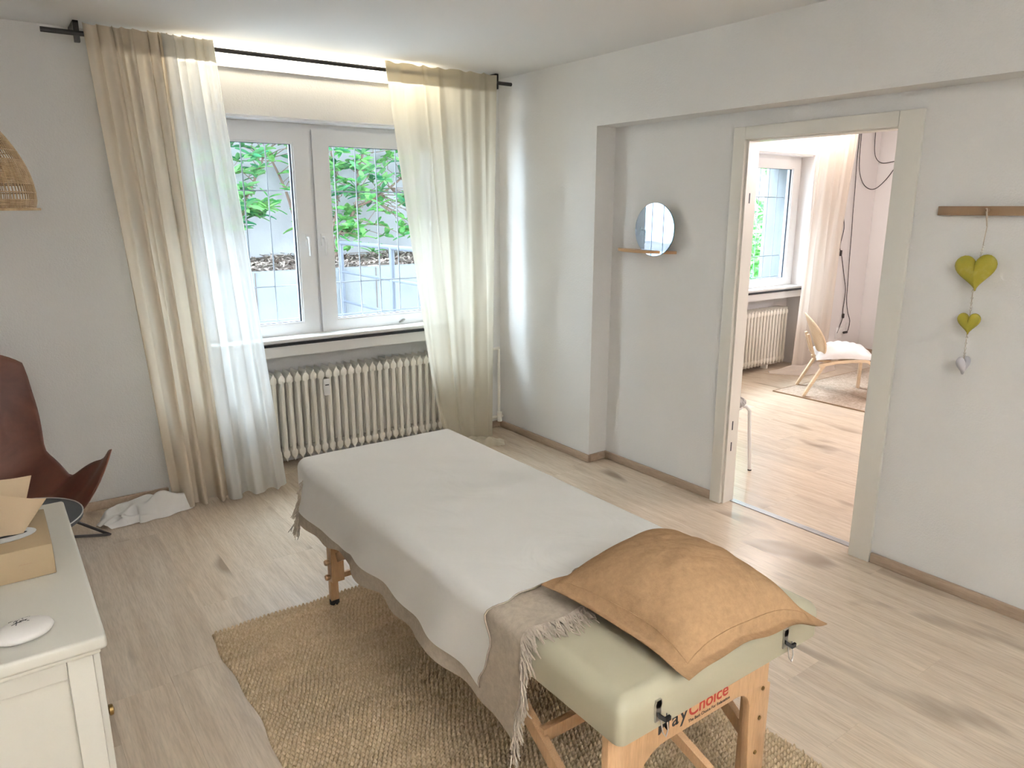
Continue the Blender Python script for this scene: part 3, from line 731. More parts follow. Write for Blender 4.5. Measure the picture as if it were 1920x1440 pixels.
# near edge fringe
near = P[:, 0, :]; nin = P[:, 3, :]
cum = np.concatenate([[0], np.cumsum(np.linalg.norm(np.diff(near, axis=0), axis=1))]); S = np.linspace(0, cum[-1]*.74, 330)
E = np.stack([np.interp(S, cum, near[:, i]) for i in range(3)], -1); Nn = np.stack([np.interp(S, cum, (near-nin)[:, i]) for i in range(3)], -1)
Nn /= np.linalg.norm(Nn, axis=1)[:, None]
hangw = np.clip((TZ-.02-E[:, 2])/.05, 0, 1)[:, None]
D = Nn*(1-hangw)+hangw*np.array([-.10, -.30, -1.0])
D[:, 2] -= .12*(1-hangw[:, 0])*(E[:, 0] < TX0+.05)
D /= np.linalg.norm(D, axis=1)[:, None]
E2 = E.copy(); E2[:, 2] += .003
part('fringe', fringe_strands(E2, D, .062, 3), 'fringe', th, kind='stuff')
far = P[:60, -1, :]; E = np.repeat(far, 7, axis=0)+rng.normal(0, .005, (420, 3)); hangm = E[:, 2] < TZ-.06
E = E[hangm]; D = np.tile(np.array([-.15, .35, -1.0]), (len(E), 1)); D /= np.linalg.norm(D, axis=1)[:, None]
part('fringe', fringe_strands(E, D, .075, 4), 'fringe', th, kind='stuff')
rt = P[-1, 2:20, :]; E = np.repeat(rt, 5, axis=0)+rng.normal(0, .003, (90, 3)); D = np.tile(np.array([.25, -.1, -1.0]), (len(E), 1)); D /= np.linalg.norm(D, axis=1)[:, None]
part('fringe', fringe_strands(E, D, .05, 6), 'fringe', th, kind='stuff')
# white sheet
sl = lambda b: .700+.006*np.sin(b*17+.5)+.004*np.sin(b*39)-.045*np.exp(-(b/.09)**2)
sr = lambda b: 1.655+0*b
svn = lambda a: 1.325+.010*np.sin(a*38)+.007*np.sin(a*61+1)+.03*np.exp(-(a/.08)**2)
svf = lambda a: 2.80+.008*np.sin(a*33)
P = cloth_grid(sl, sr, svn, svf, 150, 190, .009)
st_ = empty('bed_sheet', (1.2, 2.0, .44), label='off-white sheet draped over the massage table', cat='sheet')
part('cloth', MB().grid(P), 'sheet', st_, smooth=3.0)
E = P[:, 0, :].copy(); E[:, 2] += .001
part('hem', MB().tube([tuple(p) for p in E[::2]], .0022, 5), 'throw', st_, smooth=3.0, label='dark stitched hem edge')

# brown linen cushion
cs = [np.array(p) for p in ((1.018, 1.285), (1.050, .838), (1.470, .790), (1.500, 1.345))]  # left, near, right, far
ns = 64; s1 = np.linspace(-1, 1, ns)[:, None]; t1 = np.linspace(-1, 1, ns)[None, :]
def pillow(sign):
    S_ = s1*(1-.055*(1-t1**2)*np.abs(s1)); T_ = t1*(1-.055*(1-s1**2)*np.abs(t1))
    a = (S_+1)/2; b = (T_+1)/2
    XY = [(cs[0][i]*(1-a)*(1-b)+cs[1][i]*a*(1-b)+cs[2][i]*a*b+cs[3][i]*(1-a)*b) for i in (0, 1)]
    core_s = np.clip(np.abs(s1)/.90, 0, 1); core_t = np.clip(np.abs(t1)/.90, 0, 1)
    prof = ((1-core_s**2.4)*(1-core_t**2.4))**.55
    wr = .0035*np.sin(5*s1*t1+6*s1+1)*prof+.0012*np.sin(19*(s1+.4*t1)+4*t1*s1)*prof+.0010*np.sin(27*s1-13*t1+5*s1*t1)*prof
    rad = .0016*np.sin(14*np.arctan2(t1+1.02, s1+1.02)*2.2)*np.exp(-((s1+1)**2+(t1+1)**2)/.35)+.0020*np.sin(16*np.arctan2(t1+1.02, 1.02-s1)*2.0)*np.exp(-((s1-1)**2+(t1+1)**2)/.35)
    base = .688+.0*s1
    lowc = -.022*np.exp(-((s1-1)**2+(t1+1)**2)/.12)-.020*np.exp(-((s1-1)**2+(t1-1)**2)/.10)
    edgew = .004*np.sin(9*t1+3*s1)*(np.maximum(np.abs(s1), np.abs(t1)) > .9)
    if sign > 0: Z = base+.118*prof+wr+rad*(prof*.7+.3)+lowc+edgew+.002
    else: Z = base-(.031)*prof**.6+lowc+edgew
    return np.stack([XY[0], XY[1], Z], -1)
cu = empty('cushion', (1.26, 1.06, .656), label='brown linen cushion on the near end of the massage table', cat='cushion')
part('cover', MB().grid(pillow(1)), 'linen_brown', cu, smooth=3.0)
part('underside', MB().grid(pillow(-1)), 'linen_brown', cu, smooth=3.0)
Pt = pillow(1); sm = MB()
i0 = 4; i1 = ns-5; loop = [Pt[i, i0] for i in range(i0, i1)]+[Pt[i1, j] for j in range(i0, i1)]+[Pt[i, i1] for i in range(i1, i0, -1)]+[Pt[i0, j] for j in range(i1, i0, -1)]
part('stitching', MB().tube([tuple(p+np.array([0, 0, .0006])) for p in loop], .0011, 4, closed=True), 'linen_brown', cu)

# ------------------------------------------------------------------ white cabinet with things on it
cbx = .10; cb0 = empty('cabinet', (-.13, 1.88, 0), label='white wooden cabinet at the left edge with a tissue box on top', cat='cabinet')
part('top', MB().box(-.36, cbx, 1.470, 2.290, .772, .800), 'cabinet_paint', cb0, bevel=.007, seg=3)
part('moulding', MB().box(-.355, cbx-.012, 1.482, 2.278, .760, .772), 'cabinet_paint', cb0, bevel=.003)
bd = MB().box(-.34, .070, 1.515, 2.26, .03, .760)
part('body', bd, 'cabinet_paint', cb0)
side = MB().box(.030, .075, 1.498, 1.515, .03, .760).box(-.34, -.295, 1.498, 1.515, .03, .760).box(-.295, .030, 1.498, 1.515, .715, .760).box(-.295, .030, 1.498, 1.515, .03, .10)
part('side_frame', side, 'cabinet_paint', cb0, bevel=.003)
for k, (a, b) in enumerate(((1.52, 1.885), (1.89, 2.255))):
    dr = part('door', MB().box(.070, .088, a, b, .06, .745), 'cabinet_paint', cb0, bevel=.003)
    part('knob', MB().lathe([(.007, .088), (.007, .095), (.013, .098), (.012, .105), (.003, .108)], (0, a+.14, .515), 14, 'x'), 'brass', dr, smooth=.6)
for x in (-.32, .05):
    for y in (1.52, 2.24): part('foot', MB().box(x-.018, x+.018, y-.018, y+.018, 0, .03), 'cabinet_paint', cb0)
tz = .8005
tx = empty('tissue_box', (-.08, 1.93, tz), label='brown cardboard tissue box on the white cabinet', cat='tissue box')
part('box', MB().box(-.205, .046, 1.812, 2.050, tz, tz+.072), 'kraft', tx, bevel=.002)
n = 36
part('opening', MB().add([(-.045+.068*math.cos(2*PI*k/n), 1.915+.042*math.sin(2*PI*k/n), tz+.0728) for k in range(n)], [tuple(range(n))]), 'film', tx, label='oval opening with clear film')
part('slot', MB().add([(-.045+.050*math.cos(2*PI*k/n), 1.915+.012*math.sin(2*PI*k/n), tz+.0733) for k in range(n)], [tuple(range(n))]), 'ink', tx)
lm = MB()
for k in range(9): lm.box(-.020+k*.0028, -.0185+k*.0028, 1.8112, 1.8118, tz+.036, tz+.0375+.001*(k % 2))
part('print', lm, 'rail_oak', tx)
u = np.linspace(0, 1, 26)[:, None]; v = np.linspace(0, 1, 22)[None, :]
def sheetq(bl, br, tl, tr, bend, ph):
    bl, br, tl, tr = map(np.array, (bl, br, tl, tr)); U = u[..., None]; Q = v[..., None]
    G_ = (bl*(1-U)+br*U)*(1-Q)+(tl*(1-U)+tr*U)*Q
    G_ = G_+np.stack([0*u*v, bend*np.sin(PI*u*1.6+ph)*(.35+.65*v), 0*u*v], -1); return G_
ti = empty('tissue', (-.045, 1.917, tz+.072), label='brown paper tissue sticking up out of the tissue box', cat='tissue')
part('front_fold', MB().grid(sheetq((-.052, 1.911, tz+.066), (-.008, 1.913, tz+.066), (-.078, 1.885, .988), (.052, 1.925, .944), .012, .4)), 'tissue_paper', ti, smooth=3.0)
part('back_fold', MB().grid(sheetq((-.055, 1.918, tz+.066), (-.012, 1.920, tz+.066), (-.085, 1.955, 1.000), (.031, 1.962, .990), .006, 1.6)), 'tissue_paper', ti, smooth=3.0)
so = empty('painted_stone', (-.028, 1.556, tz), label='flat white pebble with a dark ink drawing on the cabinet', cat='stone')
prof = [(.001, 0), (.030, .0005), (.046, .006), (.050, .012), (.046, .019), (.034, .025), (.018, .0280), (.001, .0288)]
mb = MB().lathe(prof, (0, 0, 0), 36); mb.v = [(-.028+x*1.02, 1.556+y*.82+.1*x, tz+z) for x, y, z in mb.v]
stn = part('pebble', mb, 'stone_white', so, smooth=3.0)
def on_stone(x, y):
    rr = math.hypot((x+.028)/1.02, (y-1.556-.1*(x+.028))/.82); h = np.interp(rr, [.001, .018, .034, .046], [.0288, .028, .025, .019]); return (x, y, tz+h+.0004)
im = MB()
for k in range(13):
    a = -.050+k*.0028
    im.tube([on_stone(a, 1.590+.0016*math.sin(k)), on_stone(a+.0020, 1.591)], .0005, 4)
for k in range(16):
    a = -.042+.022*random.random(); b = 1.560+.020*random.random()
    im.tube([on_stone(a, b), on_stone(a+.005*random.random(), b+.003*random.uniform(-1, 1))], .0006, 4)
im.tube([on_stone(-.045, 1.557), on_stone(-.035, 1.562), on_stone(-.022, 1.566)], .0007, 4); im.tube([on_stone(-.038, 1.552), on_stone(-.036, 1.566), on_stone(-.038, 1.575)], .0007, 4)
part('ink_drawing', im, 'ink', stn)

# ------------------------------------------------------------------ butterfly chair
bc = empty('butterfly_chair', (-.15, 3.72, 0), math.radians(21), label='brown leather butterfly chair with a black rod frame', cat='chair')
ns = 56; s1 = np.linspace(-1, 1, ns)[:, None]; t1 = np.linspace(-1, 1, ns)[None, :]
kk = .80
S_ = s1*np.sqrt(1-kk*t1**2/2); T_ = t1*np.sqrt(1-kk*s1**2/2)
# centre line and side line profiles along t (front -1 ... back 1)
tk = np.array([-1, -.6, -.2, .2, .6, 1.])
cy = np.interp(T_, tk, [-.42, -.25, -.04, .13, .26, .38]); cz = np.interp(T_, tk, [.28, .27, .265, .34, .60, .98])
ey = np.interp(T_, tk, [-.46, -.28, -.08, .10, .25, .40]); ez = np.interp(T_, tk, [1.12, .58, .385, .49, .80, 1.16])
hw = np.interp(T_, tk, [.62, .48, .36, .34, .44, .58])
def sm(a):
    for _ in range(3):
        b = a.copy(); b[:, 1:-1] = (a[:, :-2]+2*a[:, 1:-1]+a[:, 2:])/4; a = b
    return a
cy, cz, ey, ez, hw = map(sm, (cy, cz, ey, ez, hw))
f = np.abs(S_)**(2.7-.5*(T_+1)/2)
P = np.stack([hw*S_, cy*(1-f)+ey*f, cz*(1-f)+ez*f], -1)
m = MB().grid(P); part('sling', m, 'leather', bc, local=True, smooth=3.0, thick=.004)
edge_pts = [P[i, 0] for i in range(ns)]+[P[-1, j] for j in range(ns)]+[P[i, -1] for i in range(ns-1, -1, -1)]+[P[0, j] for j in range(ns-1, -1, -1)]
part('edge_binding', MB().tube([tuple(p) for p in edge_pts[::2]], .003, 5, closed=True), 'leather', bc, local=True)
def tip(i, j, dz=-.03): p = P[i, j]; return (p[0], p[1]+(.02 if p[1] > 0 else -.005), p[2]+dz)
FL, FR, BL, BR = tip(7, 7), tip(-8, 7), tip(7, -8), tip(-8, -8)
ff = {'fl': (-.40, -.02, .008), 'fr': (.53, .0, .008), 'bl': (-.30, .34, .008), 'br': (.24, .40, .008)}
for a, b, c_ in ((FL, ff['fr'], BL), (FR, ff['fl'], BR), (BL, ff['br'], FL), (BR, ff['bl'], FR)):
    mid = Vector(b); part('frame_rod', MB().tube([a, mid*.97+Vector(a)*.03, mid, mid*.97+Vector(c_)*.03, tuple(Vector(c_)*.96+mid*.04)], .0075, 8), 'black_metal', bc, local=True, smooth=.7)
# small dark round table between cabinet and chair
rt_ = empty('side_table', (-.03, 3.03, 0), label='small dark round side table between the cabinet and the leather chair', cat='table')
part('table_top', MB().lathe([(.215, .480), (.220, .484), (.220, .498)], (-.03, 3.03, 0), 48), 'table_dark', rt_)
part('rim', MB().tube([(-.03+.2205*math.cos(2*PI*k/48), 3.03+.2205*math.sin(2*PI*k/48), .499) for k in range(48)], .0025, 6, closed=True), 'table_rim', rt_)
for k in range(3):
    a = 2*PI*k/3+PI*.8; part('leg', MB().tube([(-.03+.11*math.cos(a), 3.03+.11*math.sin(a), .48), (-.03+.17*math.cos(a), 3.03+.17*math.sin(a), .004)], .008, 8), 'black_metal', rt_, smooth=.7)

# ------------------------------------------------------------------ unseen uplighter added behind the camera as fill light
fl_ = empty('fill_uplighter', (.5, -1.3, 0), label='added white uplighter near the back wall, unseen fill light', cat='lamp')
part('base', MB().lathe([(.13, .001), (.13, .018), (.02, .026)], (.5, -1.3, 0), 32), 'white_metal', fl_)
part('pole', MB().tube([(.5, -1.3, .02), (.5, -1.3, 1.70)], .012, 10), 'white_metal', fl_, smooth=.7)
part('bowl', MB().grid(np.array([[(.5+r_*math.cos(2*PI*k/40), -1.3+r_*math.sin(2*PI*k/40), z_) for r_, z_ in ((.012, 1.69), (.08, 1.705), (.14, 1.745), (.165, 1.80))] for k in range(40)]), closed_u=True), 'white_metal', fl_, smooth=3.0)
part('light_disc', MB().add([(.5+.138*math.cos(2*PI*k/40), -1.3+.138*math.sin(2*PI*k/40), 1.752) for k in range(40)], [tuple(range(40))]), 'fill_uplight', fl_)

# ------------------------------------------------------------------ woven pendant lamp
LC = (-.10, 3.2); LZ0 = 1.592
lp = empty('pendant_lamp', (LC[0], LC[1], LZ0), label='bell-shaped woven rattan lamp shade hanging at the left edge', cat='lamp')
def lr(z):   # radius of the dome at height above the rim
    q = np.clip(z/.40, 0, 1); return .30*(1-q**2.1)**.62*(1-.05*np.exp(-(z/.03)))+.006
m = MB(); zz = np.linspace(.0, .385, 26)
for k in range(120):
    a = 2*PI*k/120
    m.tube([(LC[0]+lr(z)*math.cos(a+.10*z), LC[1]+lr(z)*math.sin(a+.10*z), LZ0+z) for z in zz[::2]], .0017, 4, caps=False)
part('ribs', m, 'rattan', lp, kind='stuff', smooth=3.0)
bands = []
for a, b in ((.002, .034), (.059, .063), (.088, .17), (.198, .202), (.23, .385)): bands.append((a, b))
m = MB()
for a, b in bands:
    for z in np.arange(a, b, .0052):
        r_ = lr(z)
        m.tube([(LC[0]+(r_+.0016*(-1)**k)*math.cos(2*PI*k/72), LC[1]+(r_+.0016*(-1)**k)*math.sin(2*PI*k/72), LZ0+z) for k in range(72)], .0022, 4, closed=True)
part('weave', m, 'rattan', lp, kind='stuff', smooth=3.0)
part('rim', MB().tube([(LC[0]+.306*math.cos(2*PI*k/64), LC[1]+.306*math.sin(2*PI*k/64), LZ0+.002) for k in range(64)], .005, 6, closed=True), 'rattan', lp, smooth=3.0)
part('cord', MB().tube([(LC[0], LC[1], LZ0+.2), (LC[0], LC[1], CZ-.02)], .003, 6), 'cable', lp)
part('ceiling_cup', MB().lathe([(.05, CZ-.03), (.05, CZ-.001)], (LC[0], LC[1], 0), 24), 'white_metal', lp)
part('bulb', MB().lathe([(.001, LZ0+.10), (.022, LZ0+.11), (.030, LZ0+.14), (.020, LZ0+.17), (.014, LZ0+.21)], (LC[0], LC[1], 0), 18), 'film', lp, smooth=3.0)

# ------------------------------------------------------------------ next room: chair, rug, stool, cables
r2 = empty('woven_rug', (6.5, 2.9, 0), label='flat beige woven rug in the next room', cat='rug')
part('pile', MB().box(5.60, 7.5, 1.9, 3.75, .0005, .009), 'rug_wool', r2, bevel=.003)
part('border', MB().tube([(5.60, 1.9, .006), (5.60, 3.75, .006), (7.5, 3.75, .006)], .006, 6), 'rail_oak', r2)
lc = empty('lounge_chair', (5.972, 3.42, .009), math.radians(220.1), label='low bent plywood lounge chair with an oval backrest in the next room', cat='chair')
for sx in (-1, 1):
    x = sx*.222
    arc = [(x, .26, 0.0), (x, .262, .22)]+[(x, .262-.062*(1-math.cos(a)), .26+.075*math.sin(a)) for a in np.linspace(.1, PI/2, 7)]+[(x, .10, .328), (x, -.02, .312), (x, -.10, .292), (x, -.155, .272)]
    part('side_frame', MB().bar(arc, .052, .024, (1, 0, 0)), 'birch', lc, local=True, bevel=.002)
    part('rear_leg', MB().bar([(x, -.115, .275), (x, -.135, .25), (x, -.262, 0)], .050, .022, (1, 0, 0)), 'birch', lc, local=True, bevel=.002)
for x in (-.07, .07):
    part('back_post', MB().bar([(x, -.04, .285), (x, -.15, .30), (x, -.19, .35), (x, -.245, .52)], .05, .022, (1, 0, 0)), 'birch', lc, local=True, bevel=.002)
# oval curved backrest
K = 40; Rr = 8; Pb = np.zeros((K, Rr, 3))
for k in range(K):
    a = 2*PI*k/K
    for j in range(Rr):
        q = .02+.98*j/(Rr-1); xx = .265*q*math.cos(a); hh = .205*q*math.sin(a)
        Pb[k, j] = (xx, -.205-.36*hh+.9*xx**2, .50+.93*hh)
part('backrest', MB().grid(Pb, closed_u=True), 'birch', lc, local=True, smooth=3.0, thick=.012)
part('seat_panel', MB().prism([(-.20, -.14), (.20, -.14), (.215, .24), (-.215, .24)], .332, .342, 'xy'), 'birch', lc, local=True, bevel=.002)
ch = empty('seat_cushion', (5.972, 3.42, .35), math.radians(220.1), label='white cushion on the plywood lounge chair', cat='cushion')
nn = 40; a1 = np.linspace(-1, 1, nn)[:, None]; b1 = np.linspace(-1, 1, nn)[None, :]
pr = ((1-np.abs(a1)**2.6)*(1-np.abs(b1)**2.6))**.5
wr = .006*np.sin(9*a1+5*b1)+.005*np.sin(17*b1-6*a1)
Zt = -.006-.02*(b1 < 0)*np.abs(b1)+.095*pr+wr*pr; Zb = -.006-.02*(b1 < 0)*np.abs(b1)+0*pr
PX = .245*a1*(1-.06*(1-b1**2))+0*b1; PY = .05+.235*b1*(1-.06*(1-a1**2))+0*a1
part('cover', MB().grid(np.stack([PX, PY, Zt+.012], -1)).grid(np.stack([PX, PY, Zb+.010], -1)), 'cushion_white', ch, local=True, smooth=3.0)
# white stool
so2 = empty('stool', (3.56, 2.787, 0), label='white metal stool with a knitted pad just behind the door jamb', cat='stool')
for sx in (-1, 1):
    for sy in (-1, 1):
        part('leg', MB().tube([(3.56+sx*.170, 2.787+sy*.170, .006), (3.56+sx*.150, 2.787+sy*.150, .385), (3.56+sx*.135, 2.787+sy*.135, .412), (3.56+sx*.09, 2.787+sy*.09, .418)], .011, 8), 'white_metal', so2, smooth=.7)
        part('foot_cap', MB().lathe([(.012, 0), (.012, .008)], (3.56+sx*.170, 2.787+sy*.170, 0), 10), 'black_rubber', so2)
part('seat_ring', MB().lathe([(.16, .410), (.172, .414), (.172, .426), (.16, .430)], (3.56, 2.787, 0), 32), 'white_metal', so2, smooth=.6)
pd_ = empty('seat_pad', (3.56, 2.787, .43), label='grey knitted pad on the white stool', cat='seat pad')
part('pad', MB().lathe([(.15, .431), (.178, .436), (.180, .446), (.16, .454), (.05, .458)], (3.56, 2.787, 0), 32), 'knit', pd_, smooth=.8)
m = MB()
for k in range(34):
    a = 2*PI*k/34; m.tube([(3.56+.176*math.cos(a), 2.787+.176*math.sin(a), .436), (3.56+.183*math.cos(a+.08), 2.787+.183*math.sin(a+.08), .446), (3.56+.172*math.cos(a+.14), 2.787+.172*math.sin(a+.14), .455)], .007, 5)
part('knit_edge', m, 'knit', pd_, kind='stuff', smooth=3.0)
# metal-legged table mostly hidden by the right jamb
mt = empty('metal_table', (7.32, 3.5, 0), label='slim grey metal table leg peeking past the right door jamb', cat='table')
for (x, y) in ((7.157, 3.676), (7.157, 3.30), (7.50, 3.676), (7.50, 3.30)):
    part('leg', MB().tube([(x, y, .009), (x, y, .505)], .009, 8), 'steel', mt, smooth=.7)
part('table_top', MB().box(7.14, 7.52, 3.285, 3.692, .505, .52), 'steel', mt, bevel=.003)
# glowing globe added to brighten the next room, hidden by the wall
gl_ = empty('fill_globe', (5.4, 1.0, 1.75), label='unseen glowing globe added as fill light in the next room', cat='lamp')
part('globe', MB().lathe([(max(.002, .24*math.sin(PI*k/16)), 2.0-.24*math.cos(PI*k/16)) for k in range(17)], (5.4, 1.0, 0), 32), 'globe', gl_, smooth=3.0)
part('cord', MB().tube([(5.4, 1.0, 2.24), (5.4, 1.0, CZ)], .003, 6), 'cable', gl_)
# hanging cables
def smoothpath(pts, n=6):
    pts = [Vector(p) for p in pts]; out = []
    for i in range(len(pts)-1):
        p0, p1, p2, p3 = pts[max(i-1, 0)], pts[i], pts[i+1], pts[min(i+2, len(pts)-1)]
        for k in range(n):
            t_ = k/n; out.append(.5*((2*p1)+(p2-p0)*t_+(2*p0-5*p1+4*p2-p3)*t_*t_+(3*p1-p0-3*p2+p3)*t_**3))
    out.append(pts[-1]); return out
yc = YW-.012
c1 = empty('power_cable', (7.45, yc, .23), label='dark power cable with an inline switch hanging nearest the curtain in the next room', cat='cable', group='cables hanging on the wall of the next room')
part('wire', MB().tube(smoothpath([(7.36, yc, 2.43), (7.35, yc, 2.20), (7.40, yc, 1.9), (7.41, yc, 1.54), (7.44, yc, 1.38), (7.40, yc, 1.20), (7.45, yc, 1.10), (7.54, yc, .88), (7.60, yc, .72), (7.59, yc, .52), (7.60, yc, .42), (7.54, yc, .30), (7.52, yc, .26)]), .0042, 6), 'cable', c1)
part('switch', MB().box(7.402, 7.428, yc-.018, yc, 1.10, 1.16), 'cable', c1, bevel=.004); part('switch', MB().box(7.580, 7.606, yc-.018, yc, .42, .47), 'cable', c1, bevel=.004)
c2_ = empty('power_cable', (7.6, yc, .25), label='dark power cable running straight down to the wall socket in the next room', cat='cable', group='cables hanging on the wall of the next room')
part('wire', MB().tube(smoothpath([(7.545, yc-.006, 2.43), (7.54, yc-.006, 2.1), (7.56, yc-.006, 1.80), (7.57, yc-.006, 1.55), (7.585, yc-.006, 1.35), (7.60, yc-.006, 1.05), (7.62, yc-.006, .78), (7.63, yc-.006, .62), (7.68, yc-.006, .48), (7.74, yc-.006, .38), (7.72, yc-.01, .28), (7.66, yc-.02, .26)]), .0042, 6), 'cable', c2_)
part('plug', MB().tube([(7.66, yc-.03, .262), (7.60, yc-.03, .262)], .014, 8), 'cable', c2_)
c3 = empty('power_cable', (7.9, yc, 1.78), label='dark cable swagged in two loops near the corner of the next room', cat='cable', group='cables hanging on the wall of the next room')
part('wire', MB().tube(smoothpath([(7.56, yc-.012, 2.43), (7.58, yc-.012, 2.05), (7.66, yc-.012, 1.88), (7.80, yc-.012, 1.80), (7.95, yc-.02, 1.80), (7.985, 4.20, 1.90), (7.985, 4.10, 2.05)]), .0042, 6), 'cable', c3)
part('wire', MB().tube(smoothpath([(7.83, yc-.012, 2.43), (7.85, yc-.012, 2.20), (7.90, yc-.02, 2.10), (7.975, 4.25, 2.06), (7.985, 4.10, 2.08)]), .0042, 6), 'cable', c3)
ws = empty('wall_socket', (7.58, YW, .20), label='white wall sockets low on the wall behind the lounge chair', cat='socket')
part('plate', MB().box(7.50, 7.62, YW-.012, YW, .20, .32), 'socket_white', ws, bevel=.004)
part('plate', MB().box(7.70, 7.78, YW-.012, YW, .28, .36), 'socket_white', ws, bevel=.004)

# ------------------------------------------------------------------ garden outside
struct('wall_upper_shade', MB().box(-4, 20, YO-.1, YO, CZ+.12, 10.0), 'garden_wall')  # unseen upper storeys, added to shade the garden
struct('ground', MB().box(-4, 20, YO, 7.0, .05, .15), 'paving')
struct('shade_overhang', MB().box(-4, 20, 6.6, 8.7, 3.3, 3.42), 'garden_wall')  # invented slab out of view, keeps sky light off the garden wall
rw_ = struct('retaining_wall', MB().box(-4, 20, 7.0, 7.18, .1, 1.0), 'concrete')
struct('garden_wall', MB().box(-4, 20, 8.5, 8.7, .9, 3.3), 'garden_wall')
nxg, nyg = 160, 18
gx = np.linspace(-4, 20, nxg)[:, None]; gy = np.linspace(7.16, 8.52, nyg)[None, :]
gz = .985+.035*(gy-7.16)+.03*np.sin(gx*3+gy*7)*np.sin(gx*1.7)+.015*np.sin(gx*9-gy*11)
o = struct('planting_bed', MB().grid(np.stack([gx+0*gy, gy+0*gx, gz], -1)), 'mulch', smooth=3.0)
m = MB(); r = np.random.default_rng(5)
for k in range(2600):
    x = r.uniform(1.0, 5.6); y = r.uniform(7.22, 8.44); z = .99+.035*(y-7.16)+.03*math.sin(x*3+y*7)*math.sin(x*1.7)+.015*math.sin(x*9-y*11)+.008
    a = r.uniform(0, 6.28); L_ = r.uniform(.015, .04); W_ = r.uniform(.006, .014); tz_ = r.uniform(-.02, .02); dx, dy = math.cos(a), math.sin(a)
    m.add([(x-dx*L_-dy*W_, y-dy*L_+dx*W_, z-tz_), (x+dx*L_-dy*W_, y+dy*L_+dx*W_, z+tz_), (x+dx*L_+dy*W_, y+dy*L_-dx*W_, z+tz_+.006), (x-dx*L_+dy*W_, y-dy*L_-dx*W_, z-tz_+.006)], [(0, 1, 2, 3)])
solo('mulch', m, 'mulch_chip', label='loose bark mulch on the raised planting bed outside', cat='mulch', kind='stuff')
for x in np.arange(-3.5, 19, .62): part('joint', MB().box(x, x+.008, 6.995, 7.001, .15, 1.0), 'mulch', rw_)
rl2 = empty('metal_railing', (2.945, 6.4, .15), label='grey tubular metal railing outside the right window sash', cat='railing')
for y in (7.0, 5.89, 5.0): part('post', MB().tube([(2.945, y-.02, .15), (2.945, y-.02, 1.26)], .024, 10), 'galvanised', rl2, smooth=.7)
for z, rr in ((1.26, .021), (.975, .014), (.68, .014)): part('rail', MB().tube([(2.945, 6.98, z), (2.945, 4.95, z)], rr, 10), 'galvanised', rl2, smooth=.7)
# shrubs with single leaves
lf = MB()
K = 6; Lp = np.zeros((K, 3, 3))
for i in range(K):
    t_ = i/(K-1); wd_ = .21*math.sin(PI*min(1, t_*.94+.03))**.8
    for j in range(3): Lp[i, j] = ((j-1)*wd_, t_, -.16*t_*t_+.06*abs(j-1))
lf.grid(Lp); leaf_me = mesh('leaf', lf, 'leaf', smooth=3.0)
def rot_to(d, roll):
    q = Vector(d).normalized().to_track_quat('Y', 'Z'); return (q.to_matrix() @ Matrix.Rotation(roll, 3, 'Y')).to_euler()
def shrub(base, trunks, tips, nleaf, label, seed, lsz=.155):
    r = np.random.default_rng(seed); sh_ = empty('leafy_shrub', base, label=label, cat='shrub', group='shrubs against the pale garden wall')
    B = Vector(base)
    for tr in trunks: part('trunk', MB().tube(smoothpath(tr, 4), [.022-.014*k/(4*(len(tr)-1)) for k in range(4*(len(tr)-1)+1)], 7), 'bark', sh_, smooth=.8)
    m = MB(); cnt = 0
    alltr = [Vector(p) for tr in trunks for p in smoothpath(tr, 4)]
    rest = MB()
    for ti, tp in enumerate(tips):
        T = Vector(tp); c = min(alltr, key=lambda p: (p-T).length+.5*max(0, p.z-T.z+.1)); mid = (c+T)/2+Vector(r.normal(0, .05, 3)); 
        m.tube([c, mid, T], [.006, .004, .003], 5, caps=False)
        nl = int(r.integers(5, 8))
        for k in range(nl):
            a = 2*PI*k/nl+r.uniform(-.3, .3); el = r.uniform(-.3, .8)
            d = Vector((math.cos(a)*math.cos(el), math.sin(a)*math.cos(el)*.7-.15, math.sin(el))); pos = T-(T-mid).normalized()*r.uniform(0, .06); s = lsz*r.uniform(.65, 1.15); ro = rot_to(d, r.uniform(-.7, .7))
            if cnt < nleaf:
                o = bpy.data.objects.new('leaf', leaf_me); COL.objects.link(o); o.parent = sh_; o.location = pos-B; o.rotation_euler = ro; o.scale = (s, s, s)
            else:
                M = Matrix.Translation(pos) @ ro.to_matrix().to_4x4() @ Matrix.Scale(s, 4)
                rest.add([M @ Vector(v_) for v_ in lf.v], lf.f)
            cnt += 1
    part('branches', m, 'bark', sh_, kind='stuff', smooth=.8)
    if rest.v: part('further_leaves', rest, 'foliage', sh_, kind='stuff', smooth=3.0)
r = np.random.default_rng(17)
tipsA = [(r.uniform(2.1, 3.1), r.uniform(7.8, 8.3), r.uniform(1.95, 2.45)) for _ in range(16)]+[(2.10+.55*r.random()**1.6, r.uniform(7.75, 8.35), r.uniform(1.35, 2.4)) for _ in range(40)]+[(r.uniform(2.75, 3.15), r.uniform(7.9, 8.35), r.uniform(1.75, 2.35)) for _ in range(12)]+[(r.uniform(2.85, 3.0), 8.1, r.uniform(1.35, 1.5)) for _ in range(2)]+[(r.uniform(2.35, 2.7), r.uniform(7.9, 8.3), r.uniform(1.5, 1.75)) for _ in range(5)]+[(r.uniform(1.0, 2.1), r.uniform(7.8, 8.3), r.uniform(1.2, 2.6)) for _ in range(30)]
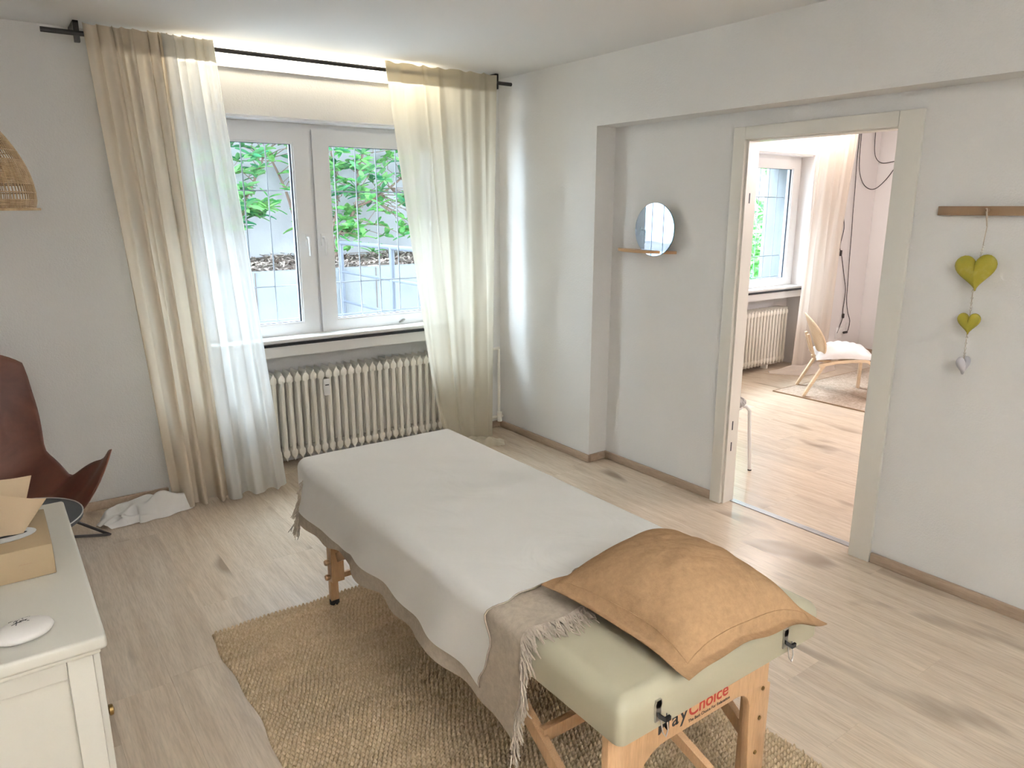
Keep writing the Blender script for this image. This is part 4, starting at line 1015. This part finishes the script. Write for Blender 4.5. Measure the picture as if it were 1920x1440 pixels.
shrub((2.12, 8.2, 1.0), [[(2.12, 8.2, .98), (2.16, 8.18, 1.35), (2.10, 8.2, 1.8), (2.2, 8.22, 2.5)], [(2.16, 8.18, 1.35), (2.45, 8.2, 1.75), (2.7, 8.3, 2.2)], [(3.0, 8.3, 1.3), (2.9, 8.35, 1.8), (2.65, 8.38, 2.4)]], tipsA, 295, 'dark green leafy shrub seen through the left window sash', 31)
tipsB = [(r.uniform(3.2, 4.4), r.uniform(7.7, 8.35), r.uniform(1.55, 2.45)) for _ in range(80)]+[(r.uniform(3.3, 4.3), r.uniform(7.8, 8.3), r.uniform(1.25, 1.6)) for _ in range(20)]+[(3.35, 8.0, 1.12), (3.75, 7.9, 1.1), (3.3, 7.95, 1.3), (3.45, 7.9, 1.22)]+[(r.uniform(4.4, 5.6), r.uniform(7.8, 8.3), r.uniform(1.2, 2.5)) for _ in range(22)]
shrub((3.42, 8.2, 1.0), [[(3.42, 8.2, .98), (3.36, 8.2, 1.3), (3.45, 8.2, 1.7), (3.38, 8.22, 2.5)], [(3.40, 8.2, 1.25), (3.65, 8.15, 1.6), (3.75, 8.2, 2.1), (4.0, 8.25, 2.5)], [(3.65, 8.15, 1.6), (4.0, 8.2, 1.75), (4.5, 8.2, 2.1)]], tipsB, 290, 'light green leafy shrub behind the railing, seen through the right window sash', 32)
# hedge outside the next room
r = np.random.default_rng(23); m = MB()
for k in range(15000):
    x = r.uniform(7.4, 12.0); z = r.uniform(.25, 2.9); y = r.uniform(6.25, 6.75)-.1*math.sin(x*4)*math.sin(z*5)
    if math.sin(x*3.1+z*1.3)+math.sin(z*4.2-x*1.7)+r.normal(0, .5)+(1.6-z)*.9 < -.75: continue
    d = Vector(r.normal(0, 1, 3)); s = r.uniform(.07, .15); M = Matrix.Translation((x, y, z)) @ rot_to(d, r.uniform(-1, 1)).to_matrix().to_4x4() @ Matrix.Scale(s, 4)
    m.add([M @ Vector(q) for q in ((0, 0, 0), (-.30, .5, .04), (0, 1, -.12), (.30, .5, .04))], [(0, 1, 2, 3)])
hd = empty('hedge', (9.7, 6.5, .15), label='bright green hedge outside the window of the next room', cat='hedge')
part('foliage', m, 'foliage', hd, kind='stuff')
for x in np.arange(7.6, 12, .6): part('stem', MB().tube([(x, 6.5, .14), (x+.08, 6.52, 1.2), (x, 6.5, 2.3)], [.03, .022, .012], 6), 'bark', hd)
gr_ = empty('garden_rail', (9.6, 5.9, .15), label='grey horizontal rail in front of the hedge outside the next room', cat='railing')
part('rail', MB().tube([(7.2, 5.9, 1.30), (12, 5.9, 1.30)], .020, 8), 'galvanised', gr_)
for x in (7.3, 9.6, 11.9): part('post', MB().tube([(x, 5.9, .15), (x, 5.9, 1.29)], .02, 8), 'galvanised', gr_)
